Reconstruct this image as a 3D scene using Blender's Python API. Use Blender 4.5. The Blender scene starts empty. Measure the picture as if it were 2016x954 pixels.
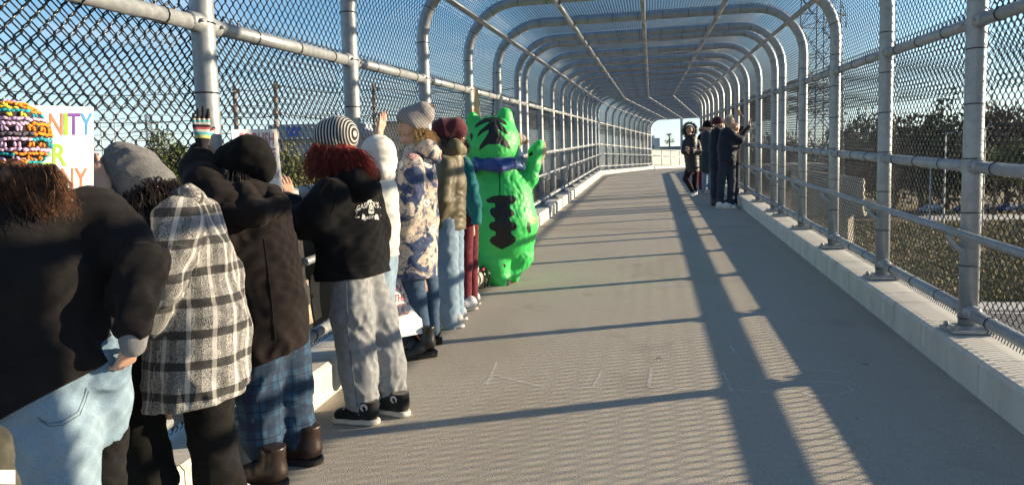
import bpy, bmesh, math, random
import numpy as np
from mathutils import Vector, Matrix
from mathutils.bvhtree import BVHTree
random.seed(7); np.random.seed(7)
scene = bpy.context.scene
COL = scene.collection
R = math.radians

# ------------------------------------------------------------------ camera
SL = 0.0535                      # the deck climbs 5.35 percent away from the camera
CAM_H = 1.5
F_PX, IMG_W, IMG_H = 1400.0, 2016.0, 954.0
PITCH, YAW, ROLL = 0.0895, 0.1953, -0.0273
cy_, sy_, cp_, sp_ = math.cos(YAW), math.sin(YAW), math.cos(PITCH), math.sin(PITCH)
FW = np.array([-sy_*cp_, cy_*cp_, -sp_]); RT = np.array([cy_, sy_, 0.0]); UP = np.cross(RT, FW)
RT, UP = RT*math.cos(ROLL)+UP*math.sin(ROLL), -RT*math.sin(ROLL)+UP*math.cos(ROLL)
CAM = np.array([0.0, 0.0, CAM_H])
cd = bpy.data.cameras.new('camera'); cam = bpy.data.objects.new('camera', cd); COL.objects.link(cam)
cd.sensor_width = 36.0; cd.lens = F_PX/IMG_W*36.0; cd.clip_start = 0.05; cd.clip_end = 3000
cam.matrix_world = Matrix(((RT[0], UP[0], -FW[0], CAM[0]), (RT[1], UP[1], -FW[1], CAM[1]), (RT[2], UP[2], -FW[2], CAM[2]), (0, 0, 0, 1)))
scene.camera = cam

# ------------------------------------------------------------------ light
SUN_EL = R(13.6); SUN_DIR = np.array([0.925*math.cos(SUN_EL), 0.38*math.cos(SUN_EL), math.sin(SUN_EL)])
SUN_DIR /= np.linalg.norm(SUN_DIR)
w = bpy.data.worlds.new('World'); scene.world = w; w.use_nodes = True
nt = w.node_tree; nt.nodes.clear()
def wn(t, **k):
    n = nt.nodes.new(t)
    for a, b in k.items(): setattr(n, a, b)
    return n
sky = wn('ShaderNodeTexSky', sky_type='NISHITA', sun_disc=False)
sky.sun_elevation = SUN_EL; sky.sun_rotation = math.atan2(SUN_DIR[0], SUN_DIR[1])
sky.altitude = 10; sky.air_density = 1.0; sky.dust_density = 0.15; sky.ozone_density = 2.2
tc = wn('ShaderNodeTexCoord'); mp = wn('ShaderNodeMapping'); mp.inputs['Scale'].default_value = (1.0, 1.6, 6.5); mp.inputs['Rotation'].default_value = (0.06, 0.05, 0.5)
nz = wn('ShaderNodeTexNoise'); nz.inputs['Scale'].default_value = 2.1; nz.inputs['Detail'].default_value = 7; nz.inputs['Roughness'].default_value = 0.6; nz.inputs['Distortion'].default_value = 0.5
cr = wn('ShaderNodeValToRGB'); cr.color_ramp.elements[0].position = 0.5; cr.color_ramp.elements[1].position = 0.78
cr.color_ramp.elements[1].color = (0.5, 0.5, 0.5, 1)
mx = wn('ShaderNodeMix', data_type='RGBA'); mx.inputs['B'].default_value = (3.9, 4.5, 5.3, 1)
bg = wn('ShaderNodeBackground'); bg.inputs['Strength'].default_value = 0.088; wo = wn('ShaderNodeOutputWorld')
L = nt.links.new
L(tc.outputs['Generated'], mp.inputs['Vector']); L(mp.outputs[0], nz.inputs['Vector']); L(nz.outputs['Fac'], cr.inputs['Fac'])
sx_ = wn('ShaderNodeSeparateXYZ'); L(tc.outputs['Generated'], sx_.inputs[0])
hr_ = wn('ShaderNodeMapRange'); hr_.interpolation_type = 'SMOOTHSTEP'; hr_.inputs['From Min'].default_value = -0.02; hr_.inputs['From Max'].default_value = 0.24; hr_.inputs['To Min'].default_value = 0.6; hr_.inputs['To Max'].default_value = 0.0
L(sx_.outputs[2], hr_.inputs['Value']); mxx = wn('ShaderNodeMath', operation='MAXIMUM'); L(cr.outputs['Color'], mxx.inputs[0]); L(hr_.outputs[0], mxx.inputs[1]); L(mxx.outputs[0], mx.inputs['Factor']); hs = wn('ShaderNodeHueSaturation'); hs.inputs['Saturation'].default_value = 1.2; L(sky.outputs[0], hs.inputs['Color']); L(hs.outputs[0], mx.inputs['A']); L(mx.outputs['Result'], bg.inputs['Color']); L(bg.outputs[0], wo.inputs['Surface'])
sd = bpy.data.lights.new('sun', 'SUN'); sd.energy = 5.0; sd.angle = R(0.6); sd.color = (1.0, 0.81, 0.55)
sun = bpy.data.objects.new('sun', sd); COL.objects.link(sun)
sun.rotation_euler = Vector(SUN_DIR).to_track_quat('Z', 'Y').to_euler()
scene.view_settings.view_transform = 'Standard'; scene.view_settings.look = 'None'
scene.view_settings.exposure = 1.38; scene.view_settings.gamma = 1.0
scene.cycles.max_bounces = 6; scene.cycles.transparent_max_bounces = 16

# ------------------------------------------------------------------ helpers
def at(px, py, d):
    """point of the place seen at pixel (px,py) of the 2016x954 photograph, d metres deep"""
    return CAM + d*(FW + RT*(px-IMG_W/2)/F_PX - UP*(py-IMG_H/2)/F_PX)
def depth_of(p): return float((np.asarray(p, float)-CAM) @ FW)
def floor_at(px, py, off=0.0):
    d = FW + RT*(px-IMG_W/2)/F_PX - UP*(py-IMG_H/2)/F_PX
    t = (off-CAM_H)/(d[2]-SL*d[1]); return CAM + t*d
def fz(y): return SL*y

def tag(o, label=None, cat=None, group=None, kind=None):
    if label: o['label'] = label
    if cat: o['category'] = cat
    if group: o['group'] = group
    if kind: o['kind'] = kind
    return o
def link(name, data, parent=None, loc=None):
    o = bpy.data.objects.new(name, data); COL.objects.link(o)
    if parent is not None: o.parent = parent
    if loc is not None: o.location = loc
    return o
def empty(name, loc=(0, 0, 0)):
    o = link(name, None, None, loc); o.empty_display_size = 0.2; return o
def mesh(name, verts, faces, mats=None, smooth=False, mi=None):
    m = bpy.data.meshes.new(name)
    m.from_pydata([tuple(map(float, v)) for v in verts], [], faces)
    for t in (mats if isinstance(mats, (list, tuple)) else [mats]):
        if t: m.materials.append(t)
    if smooth: m.polygons.foreach_set('use_smooth', [True]*len(m.polygons))
    if mi is not None: m.polygons.foreach_set('material_index', mi)
    m.update(); return m
class MB:
    def __init__(s): s.v = []; s.f = []
    def add(s, v, f):
        n = len(s.v); s.v += [tuple(q) for q in v]; s.f += [tuple(i+n for i in q) for q in f]; return s
    def box(s, c, size, rot=0.0, top=1.0):
        x, y, z = [q/2 for q in size]; cr_, sr_ = math.cos(rot), math.sin(rot); vs = []
        for dz in (-1, 1):
            k = top if dz > 0 else 1
            for dx, dy in ((-1, -1), (1, -1), (1, 1), (-1, 1)):
                a, b = dx*x*k, dy*y*k
                vs.append((c[0]+a*cr_-b*sr_, c[1]+a*sr_+b*cr_, c[2]+dz*z))
        return s.add(vs, [(3, 2, 1, 0), (4, 5, 6, 7), (0, 1, 5, 4), (1, 2, 6, 5), (2, 3, 7, 6), (3, 0, 4, 7)])
    def tube(s, pts, r, n=10, caps=True):
        pts = [Vector(p) for p in pts]; rs = r if isinstance(r, (list, tuple)) else [r]*len(pts)
        t0 = (pts[1]-pts[0]).normalized(); up = Vector((0, 0, 1)) if abs(t0.z) < 0.9 else Vector((0, 1, 0))
        u = t0.cross(up).normalized(); vs = []
        for i, p in enumerate(pts):
            t = (pts[min(i+1, len(pts)-1)]-pts[max(i-1, 0)]).normalized()
            u = (u-t*u.dot(t)).normalized(); q = t.cross(u)
            for k in range(n):
                a = 2*math.pi*k/n; vs.append(p+(u*math.cos(a)+q*math.sin(a))*rs[i])
        fs = []
        for i in range(len(pts)-1):
            for k in range(n):
                k2 = (k+1) % n; fs.append((i*n+k, i*n+k2, (i+1)*n+k2, (i+1)*n+k))
        if caps:
            fs.append(tuple(range(n))[::-1]); fs.append(tuple(range((len(pts)-1)*n, len(pts)*n)))
        return s.add(vs, fs)
    def build(s, name, mat, parent=None, loc=None, smooth=False):
        return link(name, mesh(name, s.v, s.f, mat, smooth), parent, loc)
    def data(s, name, mat, smooth=False): return mesh(name, s.v, s.f, mat, smooth)

# ------------------------------------------------------------------ materials
MATS = {}
def mat(name, col, rough=0.8, metal=0.0, col2=None, nscale=6.0, ndet=5.0, bump=0.0, bscale=80.0, sheen=0.0, spec=0.5, coord='Object', lo=0.35, hi=0.65, bdist=0.004):
    m = bpy.data.materials.new(name); m.use_nodes = True; n = m.node_tree.nodes; l = m.node_tree.links
    b = n['Principled BSDF']; b.inputs['Roughness'].default_value = rough; b.inputs['Metallic'].default_value = metal
    b.inputs['Specular IOR Level'].default_value = spec
    if sheen: b.inputs['Sheen Weight'].default_value = sheen; b.inputs['Sheen Roughness'].default_value = 0.5
    b.inputs['Base Color'].default_value = (*col, 1)
    tcn = n.new('ShaderNodeTexCoord')
    if col2:
        t = n.new('ShaderNodeTexNoise'); t.inputs['Scale'].default_value = nscale; t.inputs['Detail'].default_value = ndet
        r_ = n.new('ShaderNodeValToRGB'); r_.color_ramp.elements[0].position = lo; r_.color_ramp.elements[1].position = hi
        r_.color_ramp.elements[0].color = (*col, 1); r_.color_ramp.elements[1].color = (*col2, 1)
        l.new(tcn.outputs[coord], t.inputs['Vector']); l.new(t.outputs['Fac'], r_.inputs['Fac']); l.new(r_.outputs['Color'], b.inputs['Base Color'])
    if bump:
        t2 = n.new('ShaderNodeTexNoise'); t2.inputs['Scale'].default_value = bscale; t2.inputs['Detail'].default_value = 3
        bp = n.new('ShaderNodeBump'); bp.inputs['Strength'].default_value = bump; bp.inputs['Distance'].default_value = bdist
        l.new(tcn.outputs[coord], t2.inputs['Vector']); l.new(t2.outputs['Fac'], bp.inputs['Height']); l.new(bp.outputs['Normal'], b.inputs['Normal'])
    MATS[name] = m; return m
class NT:
    """small helper to write node trees"""
    def __init__(s, name, rough=0.85, sheen=0.0):
        s.m = bpy.data.materials.new(name); s.m.use_nodes = True; s.t = s.m.node_tree; s.b = s.t.nodes['Principled BSDF']
        s.b.inputs['Roughness'].default_value = rough; s.tc = s.t.nodes.new('ShaderNodeTexCoord')
        if sheen: s.b.inputs['Sheen Weight'].default_value = sheen
        MATS[name] = s.m
    def n(s, typ, ins=None, **k):
        q = s.t.nodes.new(typ)
        for a, b in k.items(): setattr(q, a, b)
        for a, b in (ins or {}).items():
            if hasattr(b, 'bl_rna') and isinstance(b, bpy.types.NodeSocket): s.t.links.new(b, q.inputs[a])
            else: q.inputs[a].default_value = b
        return q
    def math(s, op, a, b=0.0, c=0.0):
        q = s.n('ShaderNodeMath', {0: a, 1: b, 2: c}, operation=op); return q.outputs[0]
    def mix(s, f, a, b):
        q = s.t.nodes.new('ShaderNodeMix'); q.data_type = 'RGBA'
        for key, v in (('Factor', f), ('A', a), ('B', b)):
            if isinstance(v, bpy.types.NodeSocket): s.t.links.new(v, q.inputs[key])
            else: q.inputs[key].default_value = v if key == 'Factor' else (*v, 1)
        return q.outputs['Result']
    def noise(s, scale, det=4, vec=None, dist=0.0, rough=0.5):
        q = s.n('ShaderNodeTexNoise', {'Scale': scale, 'Detail': det, 'Distortion': dist, 'Roughness': rough})
        s.t.links.new(vec if vec is not None else s.tc.outputs['Object'], q.inputs['Vector']); return q.outputs['Fac']
    def ramp(s, fac, stops, const=False):
        q = s.n('ShaderNodeValToRGB', {'Fac': fac}); e = q.color_ramp.elements
        if const: q.color_ramp.interpolation = 'CONSTANT'
        while len(e) < len(stops): e.new(0.5)
        for i, (p, c) in enumerate(stops): e[i].position = p; e[i].color = (*c, 1) if len(c) == 3 else c
        return q.outputs['Color']
    def guv(s):
        q = s.n('ShaderNodeAttribute', attribute_name='guv'); x = s.n('ShaderNodeSeparateXYZ', {0: q.outputs['Vector']})
        return q.outputs['Vector'], x.outputs[0], x.outputs[1], x.outputs[2]
    def col(s, c): s.t.links.new(c, s.b.inputs['Base Color'])
    def bump(s, h, strength=0.5, dist=0.004):
        q = s.n('ShaderNodeBump', {'Strength': strength, 'Distance': dist, 'Height': h}); s.t.links.new(q.outputs[0], s.b.inputs['Normal'])

M_galv = NT('galvanised_steel', 0.42)
v_ = M_galv.noise(11, 8, rough=0.75, dist=0.6); M_galv.col(M_galv.ramp(v_, [(0.3, (0.25, 0.28, 0.31)), (0.7, (0.42, 0.44, 0.46))]))
M_galv.b.inputs['Metallic'].default_value = 0.35
M_galv.t.links.new(M_galv.ramp(M_galv.noise(40, 3), [(0.3, (0.35,)*3), (0.7, (0.6,)*3)]), M_galv.b.inputs['Roughness'])
M_galv.bump(M_galv.noise(120, 2), 0.08, 0.002); M_galv = M_galv.m
M_wire = mat('chain_link_wire', (0.020, 0.021, 0.024), 0.24, 0.0, spec=1.0)
M_tie = mat('tie_wire', (0.05, 0.05, 0.055), 0.4, 0.6)
M_plate = mat('base_plate_steel', (0.26, 0.28, 0.30), 0.5, 0.5, (0.40, 0.41, 0.42), 20)
# deck: broomed concrete
t = NT('deck_concrete', 0.9)
big = t.noise(0.9, 6); fine = t.noise(190, 3); mid = t.noise(14, 5)
c1 = t.mix(big, (0.44, 0.405, 0.345), (0.53, 0.49, 0.425))
c2 = t.mix(t.ramp(mid, [(0.35, (0, 0, 0)), (0.75, (1, 1, 1))]), c1, (0.46, 0.42, 0.36))
c3 = t.mix(t.ramp(fine, [(0.42, (0.62,)*3), (0.66, (0, 0, 0))]), c2, (0.22, 0.20, 0.165))
st_ = t.ramp(t.noise(2.3, 3), [(0.62, (0, 0, 0)), (0.72, (0.35,)*3)])
sp_ = t.ramp(t.noise(6.5, 2, dist=0.3), [(0.76, (0, 0, 0)), (0.775, (0.6,)*3)]); st2 = t.ramp(t.noise(0.55, 4, dist=1.0), [(0.5, (0, 0, 0)), (0.68, (0.5,)*3)])
t.col(t.mix(sp_, t.mix(st2, t.mix(st_, c3, (0.24, 0.215, 0.18)), (0.31, 0.275, 0.225)), (0.07, 0.065, 0.06))); t.bump(fine, 0.55, 0.006); M_deck = t.m
t = NT('kerb_concrete', 0.85)
a_ = t.noise(2.2, 6); c1 = t.ramp(a_, [(0.3, (0.52, 0.51, 0.475)), (0.7, (0.66, 0.645, 0.60))])
st_ = t.ramp(t.noise(9, 5), [(0.55, (0, 0, 0)), (0.75, (0.4,)*3)])
mp_ = t.n('ShaderNodeMapping', {'Scale': (1.0, 9.0, 1.6)}); t.t.links.new(t.n('ShaderNodeNewGeometry').outputs['Position'], mp_.inputs['Vector']); dr_ = t.ramp(t.noise(1.3, 6, vec=mp_.outputs[0], rough=0.7), [(0.52, (0, 0, 0)), (0.70, (0.7,)*3)])
t.col(t.mix(dr_, t.mix(st_, c1, (0.44, 0.42, 0.37)), (0.27, 0.24, 0.20))); t.bump(t.noise(90, 4), 0.25, 0.003); M_kerb = t.m
M_joint = mat('joint_filler', (0.06, 0.058, 0.055), 0.95)
t = NT('chalk', 1.0)
f_ = t.ramp(t.noise(160, 2), [(0.40, (0, 0, 0)), (0.62, (0.5,)*3)])
t.b.inputs['Base Color'].default_value = (0.75, 0.76, 0.78, 1)
t.t.links.new(f_, t.b.inputs['Alpha']); M_chalk = t.m

# ------------------------------------------------------------------ the footbridge deck
MIDX = -0.082; HW = 2.02                 # cage axis and half width (post centres)
XL, XR = MIDX-HW, MIDX+HW
CL, CR = -1.925, 1.755                   # kerb faces
KH = 0.21                                # kerb height
BEND_Y = 29.1; BEND_A = R(-7.0); S2 = 0.0185
def bend_pt(x, t, z):                    # second stretch: turned right, flatter
    dx, dy = x-MIDX, t
    ca, sa = math.cos(BEND_A), math.sin(BEND_A)
    return (MIDX+dx*ca-dy*sa, BEND_Y+dx*sa+dy*ca, SL*BEND_Y+S2*t+z)
def sheet(name, x0, x1, y0, y1, z=0.0, far=False):
    nx, ny = 2, max(2, int((y1-y0)/1.0)); vs = []; fs = []
    for j in range(ny+1):
        y = y0+(y1-y0)*j/ny
        for i in range(nx+1):
            x = x0+(x1-x0)*i/nx
            vs.append(bend_pt(x, y, z) if far else (x, y, SL*y+z))
    for j in range(ny):
        for i in range(nx):
            a = j*(nx+1)+i; fs.append((a, a+1, a+nx+2, a+nx+1))
    n = len(vs); vs += [(p[0], p[1], p[2]-0.35) for p in vs]
    fs += [tuple(k+n for k in q[::-1]) for q in fs]
    ring = [i for i in range(nx+1)]+[(j+1)*(nx+1)-1 for j in range(1, ny+1)]+[ny*(nx+1)+i for i in range(nx-1, -1, -1)]+[j*(nx+1) for j in range(ny-1, 0, -1)]
    for i, a in enumerate(ring):
        b = ring[(i+1) % len(ring)]; fs.append((b, a, a+n, b+n))
    return mesh(name, vs, fs, M_deck)
deck = tag(empty('footbridge_deck'), kind='structure')
JOINT_Y = 11.75
for y0, y1 in ((-4.0, JOINT_Y-0.012), (JOINT_Y+0.012, 23.4-0.008), (23.4+0.008, BEND_Y)):
    link('deck_slab', sheet('deck_slab', CL-0.4, CR+0.4, y0, y1), deck)
link('deck_slab', sheet('deck_slab', CL-0.4, CR+0.4, 0.02, 17.6, 0, True), deck)
link('deck_slab', sheet('deck_slab', CL-0.4, CR+6.5, 17.62, 32, 0, True), deck)
for y in (JOINT_Y, 23.4):
    MB().box((MIDX, y, fz(y)-0.04), (3.9, 0.05, 0.05)).build('expansion_joint', M_joint, deck)
# kerbs: cast blocks with open joints
def kerb_block(side, far, ln):
    xf = CL if side < 0 else CR; wd = 0.36; c = 0.022; s = side; sl = S2 if far else SL
    prof = [(xf, 0.0), (xf, KH-c), (xf+s*c*0.9, KH), (xf+s*wd, KH), (xf+s*wd, -0.45), (xf, -0.45)]
    vs = []
    for y in (0.004, ln-0.004):
        vs += [(p[0]-MIDX, y, p[1]+sl*y) for p in prof]
    n = len(prof); fs = [tuple(range(n)), tuple(range(2*n-1, n-1, -1))]
    fs += [((i+1) % n, i, i+n, (i+1) % n+n) for i in range(n)]
    m = mesh('kerb_block', vs, fs, M_kerb)
    bm = bmesh.new(); bm.from_mesh(m); bmesh.ops.recalc_face_normals(bm, faces=bm.faces); bm.to_mesh(m); bm.free(); return m
for side, nm in ((-1, 'left'), (1, 'right')):
    k = tag(empty('kerb_'+nm), kind='structure'); BL = 0.85
    md = kerb_block(side, False, BL)
    y = -3.4
    while y < BEND_Y-0.4:
        link('kerb_block', md, k, (MIDX, y, fz(y))); y += BL
    md = kerb_block(side, True, BL); tpos = y-BEND_Y
    while tpos < (17.5 if side > 0 else 19.0):
        o = link('kerb_block', md, k, bend_pt(MIDX, tpos, 0)); o.rotation_euler.z = BEND_A; tpos += BL
# faint chalk letters on the deck
def chalk(pts, wdt=0.02):
    mb = MB(); P = [floor_at(*p) for p in pts]
    for a, b in zip(P[:-1], P[1:]):
        d = (b-a); d = d/np.linalg.norm(d); nrm = np.array([-d[1], d[0], 0])*wdt/2
        mb.add([q+np.array([0, 0, 0.003]) for q in (a-nrm, b-nrm, b+nrm, a+nrm)], [(0, 1, 2, 3)])
    return mb
chalk_things = [
 ('faint chalk letter shaped like a K on the sunlit deck, leftmost of the chalk letters', [[(978, 712), (958, 758)], [(948, 760), (972, 738)], [(972, 738), (1070, 762)]]),
 ('faint chalk upright stroke on the sunlit deck, second from the left', [[(1186, 728), (1168, 760)], [(1120, 764), (1178, 762)]]),
 ('faint chalk letter L on the sunlit deck beside the shadow band', [[(1282, 725), (1277, 762)], [(1277, 762), (1352, 765)]]),
 ('chalk letter L lying in the dark shadow band on the deck', [[(1424, 732), (1440, 770)], [(1440, 770), (1500, 772), (1562, 770)], [(1432, 672), (1452, 700)]]),
 ('chalk loop letter in the shade on the deck, rightmost of the chalk letters', [[(1565, 769), (1600, 779), (1650, 778), (1680, 768), (1665, 757), (1620, 752), (1585, 753)], [(1590, 728), (1650, 731)]])]
for lab, strokes in chalk_things:
    e = tag(empty('chalk_letter'), lab, 'chalk mark', 'chalk letters on the deck')
    for s_ in strokes: chalk(s_).build('stroke', M_chalk, e)

# ------------------------------------------------------------------ the cage: arches, rails, chain link
PR = 0.055; RR = 0.037; HR = 0.024; QR = 0.029; ARCH_Z = 3.08; CRN = 0.62
ZB, ZH, ZM, ZT = 0.335, 0.85, 1.235, 2.105
ARCHES = [-0.26, 1.44, 3.14, 4.86, 6.56, 8.26, 9.90, 11.42, 12.10]+[12.10+1.7*i for i in range(1, 11)]
cage = tag(empty('chain_link_cage'), 'long arched cage of grey steel pipe and black chain link over the footbridge', 'fence cage')
def arch_path(off=0.0, n=8):
    h = HW+off; top = ARCH_Z+off; r = CRN+off; p = [(-h, KH), (-h, 1.2), (-h, top-r)]
    for i in range(1, n+1):
        a = math.pi/2*i/n; p.append((-h+r-r*math.cos(a), top-r+r*math.sin(a)))
    p += [(-x, z) for x, z in p[::-1]]
    return p
arch_d = MB().tube([(x, 0, z) for x, z in arch_path()], PR, 14).data('arch_frame', M_galv, True)
def plate_data(s):
    mb = MB().box((s*HW, 0, KH+0.0125), (0.25, 0.21, 0.019)).box((s*HW, 0, KH+0.032), (0.16, 0.15, 0.02), top=0.85)
    for dx in (-0.095, 0.095):
        for dy in (-0.078, 0.078):
            mb.tube([(s*HW+dx, dy, KH+0.02), (s*HW+dx, dy, KH+0.045)], 0.016, 6); mb.tube([(s*HW+dx, dy, KH+0.045), (s*HW+dx, dy, KH+0.05)], 0.008, 6)
    return mb.data('base_plate', M_plate)
plate_d = [plate_data(-1), plate_data(1)]
def bracket_data(s):
    x0 = s*HW; x1 = s*(HW-0.13); pts = []
    for i in range(9):
        a = math.pi*0.5*i/8; pts.append((x0-s*PR*0.6+(x1-x0+s*PR*0.6)*math.sin(a), -0.02, ZH-0.125+0.10*(1-math.cos(a))))
    return MB().tube(pts, 0.017, 8).data('handrail_bracket', M_galv, True)
brk_d = [bracket_data(-1), bracket_data(1)]
def tie_data():
    mb = MB(); path = arch_path()
    def ring(c, tdir, r):
        t = Vector((tdir[0], 0, tdir[1])).normalized(); u = Vector((0, 1, 0)); q = t.cross(u); pts = []
        for i in range(13):
            a = 2*math.pi*i/12; pts.append(Vector((c[0], 0, c[1]))+(u*math.cos(a)+q*math.sin(a))*r)
        mb.tube(pts, 0.0032, 4, False)
    acc = 0.0; nxt = 0.25
    for (a, b) in zip(path[:-1], path[1:]):
        ln = math.hypot(b[0]-a[0], b[1]-a[1])
        while acc+ln > nxt:
            k = (nxt-acc)/ln; ring((a[0]+(b[0]-a[0])*k, a[1]+(b[1]-a[1])*k), (b[0]-a[0], b[1]-a[1]), PR+0.003); nxt += 0.33
        acc += ln
    return mb.data('tie_wires', M_tie)
tie_d = tie_data()
def clamp_data(s, z):
    mb = MB()
    if 1:
        if 1:
            mb.tube([(s*HW, -0.115, z), (s*HW, -0.10, z), (s*HW, -0.05, z), (s*HW, 0.05, z), (s*HW, 0.10, z), (s*HW, 0.115, z)], [RR+0.002, RR+0.007, RR+0.011, RR+0.011, RR+0.007, RR+0.002], 12)
            for dy in (-0.082, 0.082): mb.tube([(s*(HW-0.036), dy, z), (s*(HW-0.062), dy, z)], 0.009, 6)
    return mb.data('rail_clamp', M_galv, True)
clamp_d = [clamp_data(s, z) for s in (-1, 1) for z in (ZB, ZM, ZT)]
PURL = [(-1.845, 2.885), (1.845, 2.885), (-0.942, ARCH_Z-PR-QR+0.012), (0, ARCH_Z-PR-QR+0.012), (0.942, ARCH_Z-PR-QR+0.012)]
PURL[0] = (-(HW-CRN+(CRN-0.075)*math.cos(R(45))), ARCH_Z-CRN+(CRN-0.075)*math.sin(R(45))); PURL[1] = (-PURL[0][0], PURL[0][1])
def rail_data(ln, sl, x, z, r, name):
    e = 0.0 if name != 'handrail' else 0.0
    mb = MB().tube([(x, -e, z-sl*e), (x, ln+e, z+sl*(ln+e))], r, 12, True)
    return mb.data(name, M_galv, True)
WIRE = 0.0034
def wire_panel(path, ln, nw, sl, name, phase0=0):
    """woven chain link following a section path; wires zigzag up the section, neighbours interlock"""
    P = np.array(path, float); seg = np.hypot(*(P[1:]-P[:-1]).T); cum = np.concatenate([[0], np.cumsum(seg)])
    p = ln/nw; half = p; nl = int(cum[-1]/half)
    T = (P[1:]-P[:-1])/seg[:, None]
    def at_s(s):
        s = np.clip(s, 0, cum[-1]-1e-6); i = np.searchsorted(cum, s, 'right')-1
        q = P[i]+T[i]*(s-cum[i])[:, None]; return q, T[i]
    ss = []; yy = []; dd = []
    for k in range(nl):
        sg = 1 if k % 2 == 0 else -1
        for f, dpt, yv in ((0.0, 0.0, 1.24), (0.15, sg, 0.94), (0.85, sg, -0.94)):
            ss.append((k+f)*half); yy.append(sg*yv); dd.append(dpt)
    ss.append(nl*half); yy.append((1 if nl % 2 == 0 else -1)*1.24); dd.append(0)
    ss = np.array(ss); yy = np.array(yy)*p/2; dd = np.array(dd)*0.0042
    Q, TT = at_s(ss); NN = np.stack([-TT[:, 1], TT[:, 0]], 1)
    n = len(ss); allv = []; allf = []
    ang = [math.pi/2+2*math.pi*i/3 for i in range(3)]
    base = np.arange(n-1)
    fq = []
    for j in range(3):
        j2 = (j+1) % 3; fq.append(np.stack([base*3+j, base*3+j2, (base+1)*3+j2, (base+1)*3+j], 1))
    fq = np.concatenate(fq)
    for i in range(nw):
        y = (i+0.5)*p+(yy if (i+phase0) % 2 == 0 else -yy)
        d = dd if (i+phase0) % 2 == 0 else -dd
        x = Q[:, 0]+NN[:, 0]*d; z = Q[:, 1]+NN[:, 1]*d
        C = np.stack([x, y, z], 1)
        t = np.gradient(C, axis=0); t /= np.linalg.norm(t, axis=1)[:, None]
        nv = np.stack([NN[:, 0], np.zeros(n), NN[:, 1]], 1); u = nv-t*(nv*t).sum(1)[:, None]; u /= np.linalg.norm(u, axis=1)[:, None]
        q = np.cross(t, u)
        V = np.stack([C+(u*math.cos(a)+q*math.sin(a))*WIRE for a in ang], 1).reshape(-1, 3)
        V[:, 2] += sl*V[:, 1]
        allf.append(fq+len(allv)*n*3); allv.append(V)
    V = np.concatenate(allv); Fq = np.concatenate(allf)
    m = bpy.data.meshes.new(name); m.vertices.add(len(V)); m.vertices.foreach_set('co', V.ravel().astype(np.float32))
    m.loops.add(Fq.size); m.loops.foreach_set('vertex_index', Fq.ravel().astype(np.int32))
    m.polygons.add(len(Fq)); m.polygons.foreach_set('loop_start', (np.arange(len(Fq))*4).astype(np.int32))
    m.polygons.foreach_set('use_smooth', [True]*len(Fq)); m.update(); m.materials.append(M_wire); return m
OFF = PR+0.009
roof_path = arch_path(OFF)[:]; roof_path = [(-(HW+OFF+0.045), ZT-0.417), (-(HW+OFF+0.010), ZT-0.05)]+roof_path[2:-2]+[((HW+OFF+0.010), ZT-0.05), ((HW+OFF+0.045), ZT-0.417)]
low_l = [(-(HW+OFF+0.006), KH+0.035), (-(HW+OFF+0.006), ZT+0.10)]; low_r = [((HW+OFF+0.006), ZT+0.10), ((HW+OFF+0.006), KH+0.035)]
BAY = {}
def bay_data(ln, sl):
    key = (round(ln, 3), sl)
    if key not in BAY:
        nw = max(2, round(ln/0.0354)); d = []
        for pth, nm in ((low_l, 'wall_mesh'), (low_r, 'wall_mesh'), (roof_path, 'roof_mesh')):
            d.append((nm, wire_panel(pth, ln, nw+(1 if nm == 'roof_mesh' else 0), sl, nm, 1 if nm == 'roof_mesh' else 0)))
        for s in (-1, 1):
            mb = MB(); p = ln/nw
            for i in range(0, nw):
                y = (i+0.5)*p; x = s*(HW+OFF+0.006)
                mb.tube([(x-0.004, y, KH+0.012+sl*y), (x+0.006, y+0.006, KH+0.03+sl*y), (x, y, KH+0.055+sl*y)], 0.0036, 4, False)
            d.append(('wire_hooks', mb.data('wire_hooks', M_wire)))
            for z, r, nm in ((ZB, RR, 'bottom_rail'), (ZM, RR, 'middle_rail'), (ZT, RR, 'top_rail')):
                d.append((nm, rail_data(ln, sl, s*HW, z, r, nm)))
            d.append(('handrail', rail_data(ln, sl, s*(HW-0.13), ZH, HR, 'handrail')))
        for x, z in PURL: d.append(('roof_purlin', rail_data(ln, sl, x, z, QR, 'roof_purlin')))
        # tie wires of this bay, round the rails
        mb = MB()
        for s in (-1, 1):
            for z in (ZB, ZM, ZT):
                for yk in (0.27, 0.55, 0.83):
                    y = ln*yk; pts = [(s*HW+(RR+0.003)*math.cos(a), y, z+sl*y+(RR+0.003)*math.sin(a)) for a in [2*math.pi*i/10 for i in range(11)]]
                    mb.tube(pts, 0.003, 4, False)
                    if z != ZT: mb.tube([(s*(HW+RR), y, z+sl*y-0.01), (s*(HW+RR+0.02), y+0.05, z+sl*y-0.075)], 0.0025, 4)
        d.append(('tie_wires', mb.data('tie_wires', M_tie)))
        BAY[key] = d
    return BAY[key]
def put_arch(loc, rz=0.0):
    a = link('arch_frame', arch_d, cage, loc); a.rotation_euler.z = rz
    for s in (0, 1):
        link('base_plate', plate_d[s], a); link('handrail_bracket', brk_d[s], a)
    tag(link('tie_wires', tie_d, a), kind='stuff')
    for c in clamp_d: link('rail_clamp', c, a)
def put_bay(loc, ln, sl, rz=0.0):
    for nm, dta in bay_data(ln, sl):
        o = link(nm, dta, cage, loc); o.rotation_euler.z = rz
        if nm.endswith('mesh') or nm in ('tie_wires', 'wire_hooks'): o['kind'] = 'stuff'
for i, y in enumerate(ARCHES):
    put_arch((MIDX, y, fz(y)))
    if i+1 < len(ARCHES):
        gap = ARCHES[i+1]-y; ln = 1.7 if abs(gap-1.7) < 0.09 else gap
        put_bay((MIDX, y, fz(y)), gap if abs(gap-1.7) > 0.09 else 1.7, SL)
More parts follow.
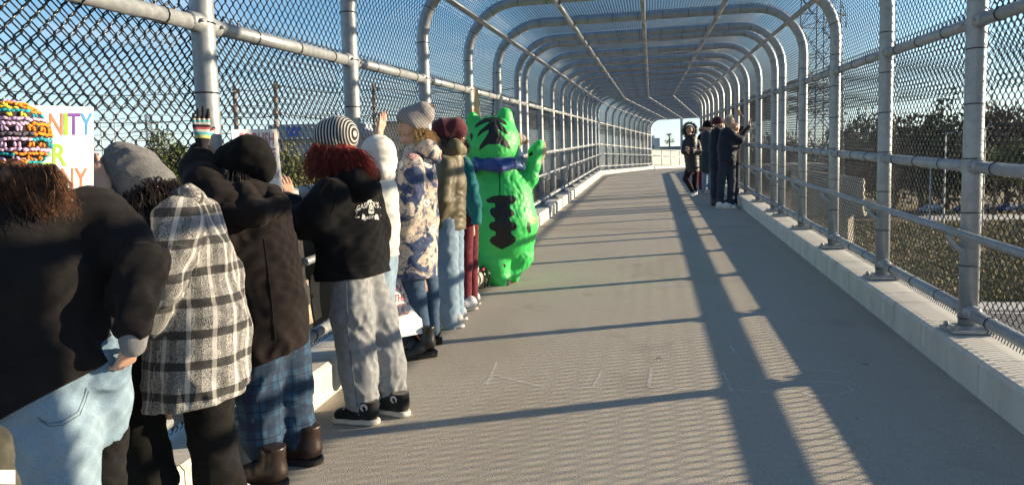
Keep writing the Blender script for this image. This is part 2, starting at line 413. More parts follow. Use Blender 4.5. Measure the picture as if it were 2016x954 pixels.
for i in range(11):
    tp = 0.0+1.68*i
    if i: put_arch(bend_pt(MIDX, tp, 0), BEND_A)
    if i < 10: put_bay(bend_pt(MIDX, tp, 0), 1.68, S2, BEND_A)

# ------------------------------------------------------------------ surroundings below and beyond
GZ = -6.6
t = NT('grass_ground', 1.0)
a_ = t.noise(0.05, 5); b_ = t.noise(0.9, 6); c_ = t.noise(14, 3)
c1 = t.ramp(a_, [(0.35, (0.145, 0.092, 0.03)), (0.65, (0.085, 0.08, 0.022))])
c2 = t.mix(t.ramp(b_, [(0.4, (0, 0, 0)), (0.7, (1, 1, 1))]), c1, (0.20, 0.135, 0.055))
t.col(t.mix(t.ramp(c_, [(0.4, (0.5,)*3), (0.6, (0, 0, 0))]), c2, (0.05, 0.055, 0.02))); t.bump(c_, 0.6, 0.1); M_grass = t.m
M_road = mat('asphalt', (0.055, 0.055, 0.058), 0.9, 0, (0.085, 0.085, 0.088), 1.2, 6, 0.3, 60)
M_paleroad = mat('pale_pavement', (0.34, 0.33, 0.31), 0.9, 0, (0.42, 0.41, 0.39), 0.5, 6)
M_paint = mat('road_paint', (0.72, 0.72, 0.70), 0.7)
M_conc = mat('structural_concrete', (0.30, 0.275, 0.235), 0.9, 0, (0.38, 0.35, 0.30), 0.6, 7, 0.2, 20)
gm = MB(); N = 24
for j in range(N+1):
    for i in range(N+1): gm.v.append((-1500+3000*i/N, -600+3000*j/N, GZ))
gm.f = [(j*(N+1)+i, j*(N+1)+i+1, (j+1)*(N+1)+i+1, (j+1)*(N+1)+i) for j in range(N) for i in range(N)]
tag(gm.build('ground', M_grass), kind='structure')
def flat(name, x0, x1, y0, y1, z, m, kind='structure'):
    return tag(MB().add([(x0, y0, z), (x1, y0, z), (x1, y1, z), (x0, y1, z)], [(0, 1, 2, 3)]).build(name, m), kind=kind)
flat('highway', -900, 900, 2, 23, GZ+0.02, M_road); flat('highway', -900, 900, 27, 44, GZ+0.02, M_road)
flat('road_shoulder', -900, 900, 44, 46.5, GZ+0.02, M_paleroad)
road_lines = tag(empty('road_markings'), kind='structure')
for y in (3.0, 22.0, 28.0, 43.0):
    MB().box((0, y, GZ+0.028), (1200, 0.15, 0.008)).build('edge_line', M_paint, road_lines)
dash = MB().box((0, 0, 0), (3.0, 0.12, 0.008)).data('lane_dash', M_paint)
for y in (7.6, 12.4, 17.2, 32.0, 36.0, 40.0):
    for x in range(-140, 140, 9): link('lane_dash', dash, road_lines, (x+(y % 3), y, GZ+0.028))
flat('parking_lane', 40, 400, 118, 130, GZ+0.03, M_paleroad)
# bridge underside
gd = tag(empty('bridge_girders'), 'concrete girders and piers carrying the footbridge deck', 'bridge')
for x in (-1.3, 0, 1.2):
    vs = [(x+dx, y, SL*y-0.36-dz) for y in (-4, BEND_Y) for dx, dz in ((-0.25, 0), (0.25, 0), (0.25, 0.9), (-0.25, 0.9))]
    MB().add(vs, [(0, 1, 2, 3), (7, 6, 5, 4), (0, 4, 5, 1), (1, 5, 6, 2), (2, 6, 7, 3), (3, 7, 4, 0)]).build('girder', M_conc, gd)
for y in (0.5, 27.5):
    MB().box((MIDX, y, (GZ+SL*y-1.27)/2), (2.4, 1.0, SL*y-1.27-GZ)).build('pier', M_conc, gd)
p = bend_pt(MIDX, 17, 0)
MB().box((p[0], p[1], (GZ+p[2]-0.36)/2), (2.4, 1.0, p[2]-0.36-GZ)).build('pier', M_conc, gd)

# foliage
M_leaf = {}
for nm, ca, cb in (('oak', (0.038, 0.044, 0.020), (0.085, 0.082, 0.036)), ('olive', (0.055, 0.075, 0.022), (0.125, 0.14, 0.045)), ('yellow', (0.10, 0.11, 0.03), (0.20, 0.18, 0.05)), ('brown', (0.09, 0.062, 0.04), (0.17, 0.115, 0.07)), ('palm', (0.05, 0.075, 0.025), (0.10, 0.12, 0.04))):
    M_leaf[nm] = mat('leaf_'+nm, ca, 0.8, 0, cb, 1.3, 4, spec=0.3)
M_bark = mat('bark', (0.09, 0.07, 0.05), 0.95, 0, (0.16, 0.13, 0.10), 6, 5, 0.4, 30)
def crown_data(nm, seed, n, leaf, lobes=9, sx=1.0, flatk=0.75):
    rng = np.random.RandomState(seed)
    lc = rng.normal(0, 1, (lobes, 3)); lc /= np.linalg.norm(lc, axis=1)[:, None]
    lc *= rng.uniform(0.25, 0.62, (lobes, 1)); lc[:, 2] *= flatk; lr = rng.uniform(0.26, 0.42, lobes)
    k = rng.randint(0, lobes, n); d = rng.normal(0, 1, (n, 3)); d /= np.linalg.norm(d, axis=1)[:, None]
    rad = rng.uniform(0.45, 1.0, (n, 1))**0.6
    c = lc[k]+d*rad*lr[k][:, None]*(1+rng.normal(0, 0.12, (n, 1)))
    u = rng.normal(0, 1, (n, 3)); u /= np.linalg.norm(u, axis=1)[:, None]; q = np.cross(u, rng.normal(0, 1, (n, 3))); q /= np.linalg.norm(q, axis=1)[:, None]
    s = leaf*rng.uniform(0.6, 1.5, (n, 1))
    V = np.stack([c-u*s, c+q*s*0.55, c+u*s, c-q*s*0.55], 1).reshape(-1, 3); V[:, 0] *= sx
    return mesh(nm, V, [(4*i, 4*i+1, 4*i+2, 4*i+3) for i in range(n)], M_leaf['oak']), lc
def trunk_data(lc, hgt):
    mb = MB().tube([(0, 0, -hgt), (0.02, 0.01, -hgt*0.5), (0, 0, 0.05)], [0.055, 0.042, 0.028], 8)
    for q in lc[:6]: mb.tube([(0, 0, -0.25), tuple(q*0.55+np.array([0, 0, -0.06])), tuple(q)], [0.026, 0.017, 0.008], 6)
    return mb.data('trunk', M_bark, True)
CROWNS = [crown_data('crown', 10+i, 3600, 0.038, 10+i, 1.0, 0.7) for i in range(4)]
def tree(name, label, px, top, base, d, width, leafm, group, idx, cat='tree'):
    c = at(px, (top+base)/2, d); rr = width/2; hh = (base-top)/F_PX*d/2
    e = empty(name, (c[0], c[1], GZ)); tag(e, label, cat, group)
    src, lc = CROWNS[idx % 4]; cm = src.copy(); cm.materials.clear(); cm.materials.append(M_leaf[leafm])
    o = link('crown', cm, e, (0, 0, c[2]-GZ)); o.scale = (rr/0.85, rr/0.85, hh/0.62); o.rotation_euler.z = idx*1.3
    tr = link('trunk', trunk_data(lc, (c[2]-GZ)/max(rr/0.85, 0.1)), e, (0, 0, c[2]-GZ)); tr.scale = (rr/0.85,)*3
    return e
RIGHT_TREES = [(1480, 262, 385, 150, 16, 'brown'), (1545, 258, 390, 150, 14, 'oak'), (1600, 270, 390, 155, 13, 'brown'), (1655, 245, 395, 150, 13, 'brown'), (1700, 232, 400, 145, 15, 'oak'), (1762, 224, 402, 140, 15, 'brown'),
               (1815, 216, 404, 140, 16, 'oak'), (1868, 205, 404, 135, 15, 'oak'), (1925, 214, 405, 135, 15, 'brown'), (1985, 208, 405, 130, 17, 'brown'), (2050, 204, 405, 130, 17, 'brown'), (2120, 210, 405, 130, 17, 'oak'), (2190, 210, 405, 130, 17, 'oak')]
ORD = ['first', 'second', 'third', 'fourth', 'fifth', 'sixth', 'seventh', 'eighth', 'ninth', 'tenth', 'eleventh', 'twelfth', 'thirteenth']
for i, (px, tp, bs, d, wd, lf) in enumerate(RIGHT_TREES[:11]):
    tree('woodland_tree', ORD[i]+' tree from the left in the tree line beyond the right field, '+('bare and brown' if lf == 'brown' else 'dark and leafy'), px, tp, bs, d, wd, lf, 'tree line on the right', i)
for i, (px, tp, bs, d, wd, lf) in enumerate([(1905, 262, 330, 118, 6, 'brown'), (1960, 285, 360, 116, 8, 'olive'), (2010, 275, 355, 114, 8, 'olive')]):
    tree('small_tree', ['small rusty brown tree in front of the right tree line', 'low olive green tree in front of the right tree line, by the nearest fence post', 'olive green tree at the right edge in front of the tree line'][i], px, tp, bs, d, wd, lf, 'small trees before the tree line', i+1)
LEFT_TREES = [(325, 262, 380, 58, 4.4, 'olive', 'round olive green tree seen through the fence between the grey beanie and the striped glove'),
              (372, 285, 390, 60, 4.0, 'olive', 'lower green tree just behind the steel post beside the striped glove'),
              (282, 300, 392, 62, 3.8, 'oak', 'dark green tree behind the tip of the grey beanie'),
              (578, 288, 410, 40, 2.6, 'yellow', 'yellow green bush seen through the fence left of the striped hat'),
              (612, 300, 410, 44, 3.0, 'olive', 'green bush behind the red hair'),
              (545, 310, 420, 38, 2.4, 'olive', 'green bush behind the white sign with red outline letters')]
for i, (px, tp, bs, d, wd, lf, lab) in enumerate(LEFT_TREES):
    tree('roadside_tree', lab, px, tp, bs, d, wd, lf, 'trees and bushes left of the bridge', i)
# far wood, a single mass low on the horizon
rng = np.random.RandomState(3); V = []; Fc = []
for i in range(9000):
    a = rng.uniform(R(-62), R(75)); dd = rng.uniform(300, 360); h = 13*(0.65+0.35*math.sin(a*17)+0.2*math.sin(a*41))
    c = np.array([math.sin(a)*dd, math.cos(a)*dd, GZ+rng.uniform(0, 1)**0.8*max(h, 5)]); u = rng.normal(0, 1, 3); u /= np.linalg.norm(u); q = np.cross(u, rng.normal(0, 1, 3)); q /= np.linalg.norm(q); s = rng.uniform(0.8, 1.9)
    V += [c-u*s, c+q*s*0.6, c+u*s, c-q*s*0.6]; Fc.append((4*i, 4*i+1, 4*i+2, 4*i+3))
tag(link('far_wood', mesh('far_wood', V, Fc, M_leaf['oak'])), 'low dark wood along the far horizon', 'woodland', kind='stuff')

# rough winter grass on the bank right of the bridge
M_tuft = mat('dry_grass', (0.23, 0.165, 0.075), 0.95, 0, (0.17, 0.15, 0.06), 0.3, 4, lo=0.4, hi=0.6)
rng = np.random.RandomState(12); V = []; Fc = []
for i in range(42000):
    y = 47+rng.uniform(0, 1)**1.3*68; x = rng.uniform(8+y*0.1, 30+y*0.75); a = rng.uniform(0, 3.14); s = rng.uniform(0.05, 0.14); hgt = rng.uniform(0.10, 0.30); u = np.array([math.cos(a), math.sin(a), 0])*s; c = np.array([x, y, GZ]); l_ = np.array([rng.normal(0, 0.1), rng.normal(0, 0.1), hgt])
    V += [c-u, c+u, c+u*0.5+l_, c-u*0.6+l_]; Fc.append((4*i, 4*i+1, 4*i+2, 4*i+3))
tag(link('grass', mesh('grass', V, Fc, M_tuft)), 'rough golden brown grass on the bank beyond the right fence', 'grass', kind='stuff')
# buildings on the left
M_bluegrey = mat('blue_grey_cladding', (0.20, 0.25, 0.32), 0.6, 0, (0.25, 0.30, 0.37), 0.4)
M_sign_blue = mat('sign_blue', (0.03, 0.10, 0.42), 0.5)
M_whitewall = mat('white_wall', (0.50, 0.50, 0.49), 0.8, 0, (0.58, 0.58, 0.57), 0.5)
M_glass = mat('window_glass', (0.05, 0.07, 0.09), 0.1, spec=0.8)
M_beige = mat('beige_wall', (0.50, 0.36, 0.24), 0.85, 0, (0.58, 0.44, 0.31), 0.4)
M_roofgrey = mat('roof_grey', (0.16, 0.17, 0.19), 0.8)
def frontal_building(name, label, px0, px1, ytop, d, build, depth=14.0):
    a = at(px0, ytop, d); b = at(px1, ytop, d); wdt = float(np.linalg.norm((b-a)[:2])); ang = math.atan2(b[1]-a[1], b[0]-a[0])
    e = empty(name, ((a[0]+b[0])/2, (a[1]+b[1])/2, GZ)); e.rotation_euler.z = ang; tag(e, label, 'building')
    build(e, wdt, a[2]-GZ, depth); return e
def store(e, w_, h, dp):
    MB().box((0, dp/2, h/2-1.2), (w_, dp, h-2.4)).build('wall', M_whitewall, e)
    MB().box((0, dp/2-0.8, h-1.25), (w_+1.2, dp+1.6, 2.5)).build('fascia', M_bluegrey, e)
    MB().box((-w_*0.5+3.8, -1.66, h-1.2), (2.3, 0.1, 1.7)).build('blue_sign', M_sign_blue, e)
    for i in range(7):
        x = -w_/2+1.2+i*(w_-2.4)/6; MB().box((x, -1.0, h/2-1.3), (0.45, 0.45, h-2.6)).build('column', M_bluegrey, e)
    for i in range(6):
        x = -w_/2+2.4+i*(w_-2.4)/6; wdw = MB().box((x, -0.03, h*0.42), (w_/9, 0.08, h*0.5)).build('window', M_glass, e)
        MB().box((x, -0.075, h*0.42), (0.12, 0.03, h*0.5)).build('mullion', M_whitewall, wdw)
frontal_building('store_building', 'blue grey fronted store with a blue sign, seen through the left fence', 540, 715, 248, 125, store)
def block(e, w_, h, dp):
    MB().box((0, dp/2, h/2), (w_, dp, h)).build('wall', M_beige, e); MB().box((0, dp/2, h+0.2), (w_+0.6, dp+0.6, 0.4)).build('roof', M_roofgrey, e)
    for r_ in range(2):
        for i in range(5): MB().box((-w_/2+1.5+i*(w_-3)/4, -0.03, h*(0.4+0.32*r_)), (1.2, 0.08, 1.3)).build('window', M_glass, e)
frontal_building('beige_building', 'beige building with a flat roof behind the waving bare hand', 752, 870, 244, 120, block)
def whitebox(e, w_, h, dp):
    MB().box((0, dp/2, h/2), (w_, dp, h)).build('wall', M_whitewall, e); MB().box((-w_*0.2, dp/2, h+0.25), (w_*0.4, dp*0.6, 0.5)).build('parapet', M_whitewall, e)
    MB().box((-w_*0.3, -0.03, h-2.0), (w_*0.22, 0.08, 1.4)).build('window', M_glass, e)
frontal_building('white_building', 'small white building seen through the far end of the cage', 1283, 1299, 272, 130, whitebox, 5.0)
def lowroof(e, w_, h, dp):
    MB().box((0, dp/2, h/2-0.5), (w_, dp, h-1.0)).build('wall', M_bluegrey, e); MB().box((0, dp/2, h-0.5), (w_+1, dp+1, 1.0)).build('roof', M_roofgrey, e)
frontal_building('low_building', 'long low grey roofed building behind the palm tree', 1298, 1400, 289, 150, lowroof, 12)
# palm
pp = at(1318, 296, 200); pt = at(1318, 273, 200)
e = tag(empty('palm_tree', (pp[0], pp[1], GZ)), 'single fan palm seen through the far end of the cage', 'palm')
MB().tube([(0, 0, 0), (0.15, 0, (pt[2]-GZ)*0.5), (0, 0, pt[2]-GZ)], [0.32, 0.24, 0.22], 8).build('trunk', M_bark, e, smooth=True)
mb = MB(); rng = np.random.RandomState(5)
for i in range(46):
    a = rng.uniform(0, 6.28); el = rng.uniform(-0.9, 1.35); d0 = np.array([math.cos(a)*math.cos(el), math.sin(a)*math.cos(el), math.sin(el)])
    sd_ = np.array([-math.sin(a), math.cos(a), 0]); o0 = np.array([0, 0, pt[2]-GZ])
    m1 = o0+d0*1.1; 
    for k in range(-4, 5):
        tip = m1+d0*(1.0-abs(k)*0.07)+sd_*k*0.2+np.array([0, 0, -0.25]); mb.add([m1-sd_*0.04, m1+sd_*0.04, tip], [(0, 1, 2)])
    mb.add([o0-sd_*0.03, o0+sd_*0.03, m1+sd_*0.03, m1-sd_*0.03], [(0, 1, 2, 3)])
mb.build('crown', M_leaf['palm'], e)
# square column by the far end
c = at(1342, 300, 52)
e = tag(empty('lamp_column', (c[0], c[1], GZ)), 'plain pale square lamp column just beyond the far end of the cage', 'lamp post')
tz = at(1342, 236, 52)[2]-GZ+2.0
MB().box((0, 0, tz/2), (0.2, 0.2, tz), top=0.85).build('pole', M_galv, e); MB().box((0, 0, 0.1), (0.45, 0.45, 0.2)).build('base_plate', M_plate, e)
MB().box((0.4, 0, tz-0.05), (0.9, 0.22, 0.12)).build('lamp_head', M_plate, e)

# low railing beyond the cage
M_pale = mat('pale_panel', (0.20, 0.21, 0.22), 0.7, 0, (0.25, 0.26, 0.265), 1.0)
def low_railing(name, label, p0, p1, n):
    e = tag(empty(name, p0), label, 'railing'); d = np.array(p1)-np.array(p0)
    for nm, z, r_ in (('top_rail', 1.14, 0.04), ('handrail', 0.72, 0.026), ('bottom_rail', 0.12, 0.03)):
        MB().tube([(0, 0, z), (d[0], d[1], d[2]+z)], r_, 8).build(nm, M_galv, e, smooth=True)
    nrm = np.array([-d[1], d[0], 0]); nrm = nrm/np.linalg.norm(nrm)*0.02
    for i in range(n+1):
        q = d*i/n; MB().tube([(q[0], q[1], q[2]), (q[0], q[1], q[2]+1.14)], 0.035, 8).build('post', M_galv, e, smooth=True)
        if i < n:
            a, b = d*(i+0.03)/n, d*(i+0.97)/n; o = -np.sign(nrm[0])*np.abs(1)*nrm
            vs = [tuple(a+np.array([0, 0, 0.14])), tuple(b+np.array([0, 0, 0.14])), tuple(b+np.array([0, 0, 1.10])), tuple(a+np.array([0, 0, 1.10]))]
            vs2 = [tuple(np.array(v)+nrm) for v in vs]
            MB().add(vs+vs2, [(0, 1, 2, 3), (7, 6, 5, 4), (0, 4, 5, 1), (1, 5, 6, 2), (2, 6, 7, 3), (3, 7, 4, 0)]).build('panel', M_pale, e)
p0 = np.array(bend_pt(XL+0.05, 17.0, 0.1)); p1 = p0+np.array([5.6, 13.0, -0.05])
low_railing('low_railing', 'low railing with pale panels closing the path beyond the cage', p0, p1, 9)
mb = MB(); d = p1-p0; nrm = np.array([-d[1], d[0], 0]); nrm /= np.linalg.norm(nrm)
vs = []
for q in (p0-d*0.0, p1):
    vs += [q+nrm*0.2-np.array([0, 0, 0.6]), q-nrm*0.2-np.array([0, 0, 0.6]), q-nrm*0.2+np.array([0, 0, 0.08]), q+nrm*0.2+np.array([0, 0, 0.08])]
tag(mb.add(vs, [(0, 1, 2, 3), (7, 6, 5, 4), (0, 4, 5, 1), (1, 5, 6, 2), (2, 6, 7, 3), (3, 7, 4, 0)]).build('far_kerb', M_kerb), kind='structure')

# concrete ramp wall seen through the right fence
a = at(1560, 330, 60); b = at(1702, 352, 56)
e = tag(empty('ramp_wall', (a[0], a[1], GZ)), 'pale concrete ramp wall seen through the right fence', 'wall')
d = b-a; nrm = np.array([-d[1], d[0], 0]); nrm = nrm/np.linalg.norm(nrm)
hA, hB = a[2]-GZ, b[2]-GZ
def slab(nm, s0, s1, z0, z1a, z1b, th, m, off=0.0):
    P0, P1 = d*s0, d*s1; P0[2] = P1[2] = 0; vs = []
    for q, zt in ((P0, z1a), (P1, z1b)):
        for k in (off-th/2, off+th/2):
            vs += [tuple(q+nrm*k+np.array([0, 0, z0])), tuple(q+nrm*k+np.array([0, 0, zt]))]
    MB().add(vs, [(0, 1, 3, 2), (4, 6, 7, 5), (0, 4, 5, 1), (2, 3, 7, 6), (1, 5, 7, 3), (0, 2, 6, 4)]).build(nm, m, e)
for i in range(4):
    f0, f1 = i/4+0.003, (i+1)/4-0.003; slab('wall_panel', f0, f1, hB-2.6, hA+(hB-hA)*f0, hA+(hB-hA)*f1, 0.4, M_conc)
slab('coping', -0.02, 1.02, hB-2.9, hB-2.605, hB-2.605, 0.8, M_conc)
for s_ in (0.1, 0.75): slab('pier', s_-0.08, s_+0.08, 0, hB-2.905, hB-2.905, 1.2, M_conc)
slab('rail', 0.0, 1.0, hA+0.6, hA+0.66, hA+0.66, 0.05, M_galv)

# lattice pylons
M_lat = mat('pylon_steel', (0.10, 0.11, 0.12), 0.6, 0.4)
M_cable = mat('power_cable', (0.03, 0.03, 0.035), 0.6)
def pylon(name, label, px, py, d, h, wb, wt, arms, th=0.09):
    c = at(px, py, d); e = tag(empty(name, (c[0], c[1], GZ)), label, 'pylon', 'lattice pylons')
    e.rotation_euler.z = 0.4
    n = 14; W_ = lambda z: (wb+(wt-wb)*min(z/(h*0.75), 1))/2
    lev = [h*i/n for i in range(n+1)]
    legs = MB(); br = MB()
    for sx, sy in ((-1, -1), (1, -1), (1, 1), (-1, 1)):
        legs.tube([(sx*W_(z), sy*W_(z), z) for z in lev], th, 4)
    cs = [(-1, -1), (1, -1), (1, 1), (-1, 1)]
    for z0, z1 in zip(lev[:-1], lev[1:]):
        for i in range(4):
            a, b = cs[i], cs[(i+1) % 4]
            br.tube([(a[0]*W_(z0), a[1]*W_(z0), z0), (b[0]*W_(z1), b[1]*W_(z1), z1)], th*0.6, 4); br.tube([(b[0]*W_(z0), b[1]*W_(z0), z0), (a[0]*W_(z1), a[1]*W_(z1), z1)], th*0.6, 4)
            br.tube([(a[0]*W_(z1), a[1]*W_(z1), z1), (b[0]*W_(z1), b[1]*W_(z1), z1)], th*0.6, 4)
    legs.build('legs', M_lat, e); br.build('bracing', M_lat, e)
    for z, ln in arms:
        mb = MB()
        for s in (-1, 1):
            for yy in (-1, 1): mb.tube([(s*W_(z), yy*W_(z), z), (s*ln, 0, z+0.3)], th*0.7, 4); mb.tube([(s*W_(z), yy*W_(z), z+1.4), (s*ln, 0, z+0.3)], th*0.7, 4)
            mb.tube([(s*ln, 0, z+0.3), (s*ln, 0, z-1.2)], 0.07, 5)
        mb.build('cross_arm', M_lat, e)
    return e
pylon('lattice_pylon', 'tall dark lattice pylon rising behind the right fence', 1612, 330, 90, 52, 4.4, 2.8, [(27, 3.6), (31.5, 3.4)])
pylon('lattice_pylon', 'distant lattice pylon between the white sign and the striped glove', 298, 320, 330, 42, 8, 2.2, [(30, 8), (34, 7), (38, 6)], 0.14)
def cable(pts, r_, name, label, group):
    mb = MB(); P = []
    for a, b, sag in pts:
        a, b = np.array(a), np.array(b)
        for i in range(13):
            k = i/12; q = a+(b-a)*k; q = q-np.array([0, 0, sag*4*k*(1-k)]); P.append(q)
    tag(mb.tube(P, r_, 4).build(name, M_cable), label, 'cable', group)
for i, (y0, y1, y2) in enumerate([(218, 205, 190), (238, 226, 214), (248, 240, 232), (262, 256, 250), (282, 262, 240)]):
    cable([(at(-60, y0, 120), at(300, y1, 180), 1.0), (at(300, y1, 180), at(760, y2, 240), 1.5)], 0.055, 'power_line', ['topmost', 'second highest', 'middle', 'second lowest', 'lowest'][i]+' power cable strung across the left sky', 'power cables in the left sky')
# wooden poles
M_wood = mat('weathered_wood', (0.12, 0.095, 0.07), 0.95, 0, (0.24, 0.20, 0.15), 5, 6, 0.4, 40)
M_insul = mat('insulator', (0.06, 0.055, 0.05), 0.3)
tops = []
for i, (px, tp, d, lean) in enumerate([(461, 168, 40, 8), (542, 160, 41, 4), (735, 165, 44, 5)]):
    a = at(px, tp, d); b = at(px+lean, tp+150, d); dz = a[2]-GZ; k = dz/(a[2]-b[2]); base = a+(b-a)*k
    e = tag(empty('wooden_pole', tuple(base)), ['leaning weathered wooden utility pole right of the nearest left post', 'wooden utility pole above the white sign with red outline letters', 'wooden utility pole beside the waving bare hand'][i], 'utility pole', 'wooden utility poles')
    MB().tube([(0, 0, 0), tuple((a-base)*0.5), tuple(a-base)], [0.17, 0.14, 0.11], 9).build('pole', M_wood, e, smooth=True)
    tp_ = []
    for j, fz_ in enumerate((0.97, 0.86, 0.75, 0.62)):
        q = (a-base)*fz_; MB().tube([tuple(q), tuple(q+np.array([0.34, -0.1, 0.05]))], 0.03, 6).build('bracket', M_insul, e)
        MB().tube([tuple(q+np.array([0.34, -0.1, -0.06])), tuple(q+np.array([0.34, -0.1, 0.05])), tuple(q+np.array([0.34, -0.1, 0.16]))], [0.05, 0.07, 0.04], 7).build('insulator', M_insul, e)
        tp_.append(base+q+np.array([0.34, -0.1, 0.14]))
    tops.append(tp_)
for j in range(4):
    l0 = tops[0][j]+np.array([-14, -4, 0.4])
    cable([(l0, tops[0][j], 0.4), (tops[0][j], tops[1][j], 0.18), (tops[1][j], tops[2][j], 0.35), (tops[2][j], tops[2][j]+np.array([9, 3, 0]), 0.35)], 0.022, 'pole_wire', ['highest', 'second', 'third', 'lowest'][j]+' wire strung between the three wooden utility poles', 'wires on the wooden poles')
# thin light masts far left
for i, (px, tp) in enumerate([(197, 232), (224, 226)]):
    c = at(px, tp, 110); e = tag(empty('light_mast', (c[0], c[1], GZ)), ['thin light mast, the left one of the pair beside the white sign', 'thin light mast, the right one of the pair beside the white sign'][i], 'mast', 'thin masts on the left')
    MB().tube([(0, 0, 0), (0, 0, c[2]-GZ)], [0.16, 0.09], 7).build('pole', M_galv, e); MB().box((0.5, 0, c[2]-GZ), (1.1, 0.25, 0.12)).build('lamp_head', M_plate, e)
# masts and cars beyond the right fence
for i, (px, tp) in enumerate([(1862, 262), (1832, 330), (1940, 250)]):
    c = at(px, tp, 95); e = tag(empty('light_mast', (c[0], c[1], GZ)), ['pale light mast left of the nearest right post, in front of the tree line', 'short pale mast below the middle rail before the tree line', 'pale light mast just right of the nearest right post'][i], 'mast', 'masts on the right')
    MB().tube([(0, 0, 0), (0, 0, c[2]-GZ)], [0.14, 0.08], 7).build('pole', M_galv, e); MB().box((0.5, 0, c[2]-GZ), (1.1, 0.25, 0.12)).build('lamp_head', M_plate, e)
CARP = [mat('car_paint_blue', (0.03, 0.06, 0.14), 0.25), mat('car_paint_silver', (0.35, 0.36, 0.38), 0.25, 0.4), mat('car_paint_dark', (0.02, 0.02, 0.024), 0.25), mat('car_paint_white', (0.6, 0.6, 0.6), 0.3), mat('car_paint_red', (0.25, 0.03, 0.03), 0.3)]
M_tyre = mat('tyre', (0.02, 0.02, 0.02), 0.9)
def car(loc, rz, paint, label, group):
    e = tag(empty('parked_car' if 'parked' in label else 'car', loc), label, 'car', group); e.rotation_euler.z = rz
    prof = [(-2.2, 0.35), (-2.25, 0.75), (-2.1, 0.95), (-1.5, 1.0), (-0.95, 1.42), (0.5, 1.45), (1.15, 1.0), (2.0, 0.88), (2.25, 0.65), (2.2, 0.35)]
    vs = []; n = len(prof)
    for s in (-1, 1): vs += [(x, s*(0.88 if z < 1.1 else 0.66), z) for x, z in prof]
    MB().add(vs, [tuple(range(n))[::-1], tuple(range(n, 2*n))]+[(i, (i+1) % n, (i+1) % n+n, i+n) for i in range(n)]).build('body', paint, e)
    for s in (-1, 1):
        MB().add([(-1.3, s*0.84, 1.02), (0.95, s*0.84, 1.02), (0.42, s*0.70, 1.37), (-0.88, s*0.70, 1.37)], [(0, 1, 2, 3)]).build('window', M_glass, e)
        for x in (-1.35, 1.4): MB().tube([(x, s*0.72, 0.33), (x, s*0.9, 0.33)], 0.33, 14).build('wheel', M_tyre, e)
        MB().box((2.2, s*0.62, 0.72), (0.1, 0.35, 0.14)).build('headlight', M_paint, e)
for i, (px, d, cidx) in enumerate([(1905, 124, 0), (1950, 123, 2), (1990, 122, 0), (2030, 122, 1), (1835, 126, 1)]):
    c = at(px, 400, d); car((c[0], c[1], GZ+0.03), 0.5, CARP[cidx], ['dark blue parked car behind the nearest right post', 'black parked car right of the nearest right post', 'blue parked car near the right edge', 'silver parked car at the right edge', 'silver parked car left of the nearest right post'][i], 'cars parked beyond the right field')
for i, (x, y, rz, cidx, lab) in enumerate([(-30, 10, 0, 3, 'white car driving on the highway left of the bridge'), (-16, 15, 0, 4, 'red car driving on the highway left of the bridge'), (-40, 34, math.pi, 2, 'black car driving on the far carriageway left of the bridge'), (34, 38, math.pi, 3, 'white car driving on the far carriageway right of the bridge')]):
    car((x, y, GZ+0.03), rz, CARP[cidx], lab, 'cars on the highway')

# ------------------------------------------------------------------ implicit surfaces for bodies and clothes
def surface_nets(A, org, h):
    S = A < 0; nx, ny, nz = A.shape
    c = np.zeros((nx-1, ny-1, nz-1), np.int8)
    for i in (0, 1):
        for j in (0, 1):
            for k in (0, 1): c += S[i:nx-1+i, j:ny-1+j, k:nz-1+k]
    act = (c > 0) & (c < 8); I, J, K = np.nonzero(act); idx = -np.ones(act.shape, np.int64); idx[I, J, K] = np.arange(len(I))
    acc = np.zeros((len(I), 3)); cnt = np.zeros(len(I))
    cor = [(i, j, k) for i in (0, 1) for j in (0, 1) for k in (0, 1)]
    val = {q: A[I+q[0], J+q[1], K+q[2]] for q in cor}
    for a in cor:
        for ax in range(3):
            if a[ax] == 0:
                b = list(a); b[ax] = 1; b = tuple(b); va, vb = val[a], val[b]; m = (va < 0) != (vb < 0)
                t = np.where(m, va/np.where(m, va-vb, 1), 0); q = np.array(a, float)[None, :].repeat(len(I), 0); q[:, ax] += t
                acc[m] += q[m]; cnt[m] += 1
    V = (acc/cnt[:, None]+np.stack([I, J, K], 1))*h+org
    F = []
    for ax in range(3):
        o1, o2 = [(1, 2), (2, 0), (0, 1)][ax]
        sl0 = [slice(None)]*3; sl1 = [slice(None)]*3; sl0[ax] = slice(0, -1); sl1[ax] = slice(1, None)
        s0, s1 = S[tuple(sl0)], S[tuple(sl1)]; E = s0 != s1
        e = np.array(np.nonzero(E)).T
        ok = (e[:, o1] > 0) & (e[:, o2] > 0) & (e[:, o1] < A.shape[o1]-1) & (e[:, o2] < A.shape[o2]-1); e = e[ok]
        flip = s0[tuple(e.T)]
        q = []
        for d1, d2 in ((1, 1), (0, 1), (0, 0), (1, 0)):
            p_ = e.copy(); p_[:, o1] -= d1; p_[:, o2] -= d2; q.append(idx[p_[:, 0], p_[:, 1], p_[:, 2]])
        q = np.stack(q, 1); q[~flip] = q[~flip][:, ::-1]; F.append(q)
    return V, np.concatenate(F)
def prim_d(P, pr):
    a, b, ra, rb = pr['a'], pr['b'], pr['ra'], pr['rb']; ba = b-a; L2 = max(float(ba @ ba), 1e-9)
    q = P-a; t = np.clip((q @ ba)/L2, 0, 1); q = q-t[..., None]*ba
    if pr.get('w') is not None:
        w_ = pr['w']; q = q+(pr['s']-1)*(q @ w_)[..., None]*w_
    return np.sqrt((q*q).sum(-1))-(ra+(rb-ra)*t), t
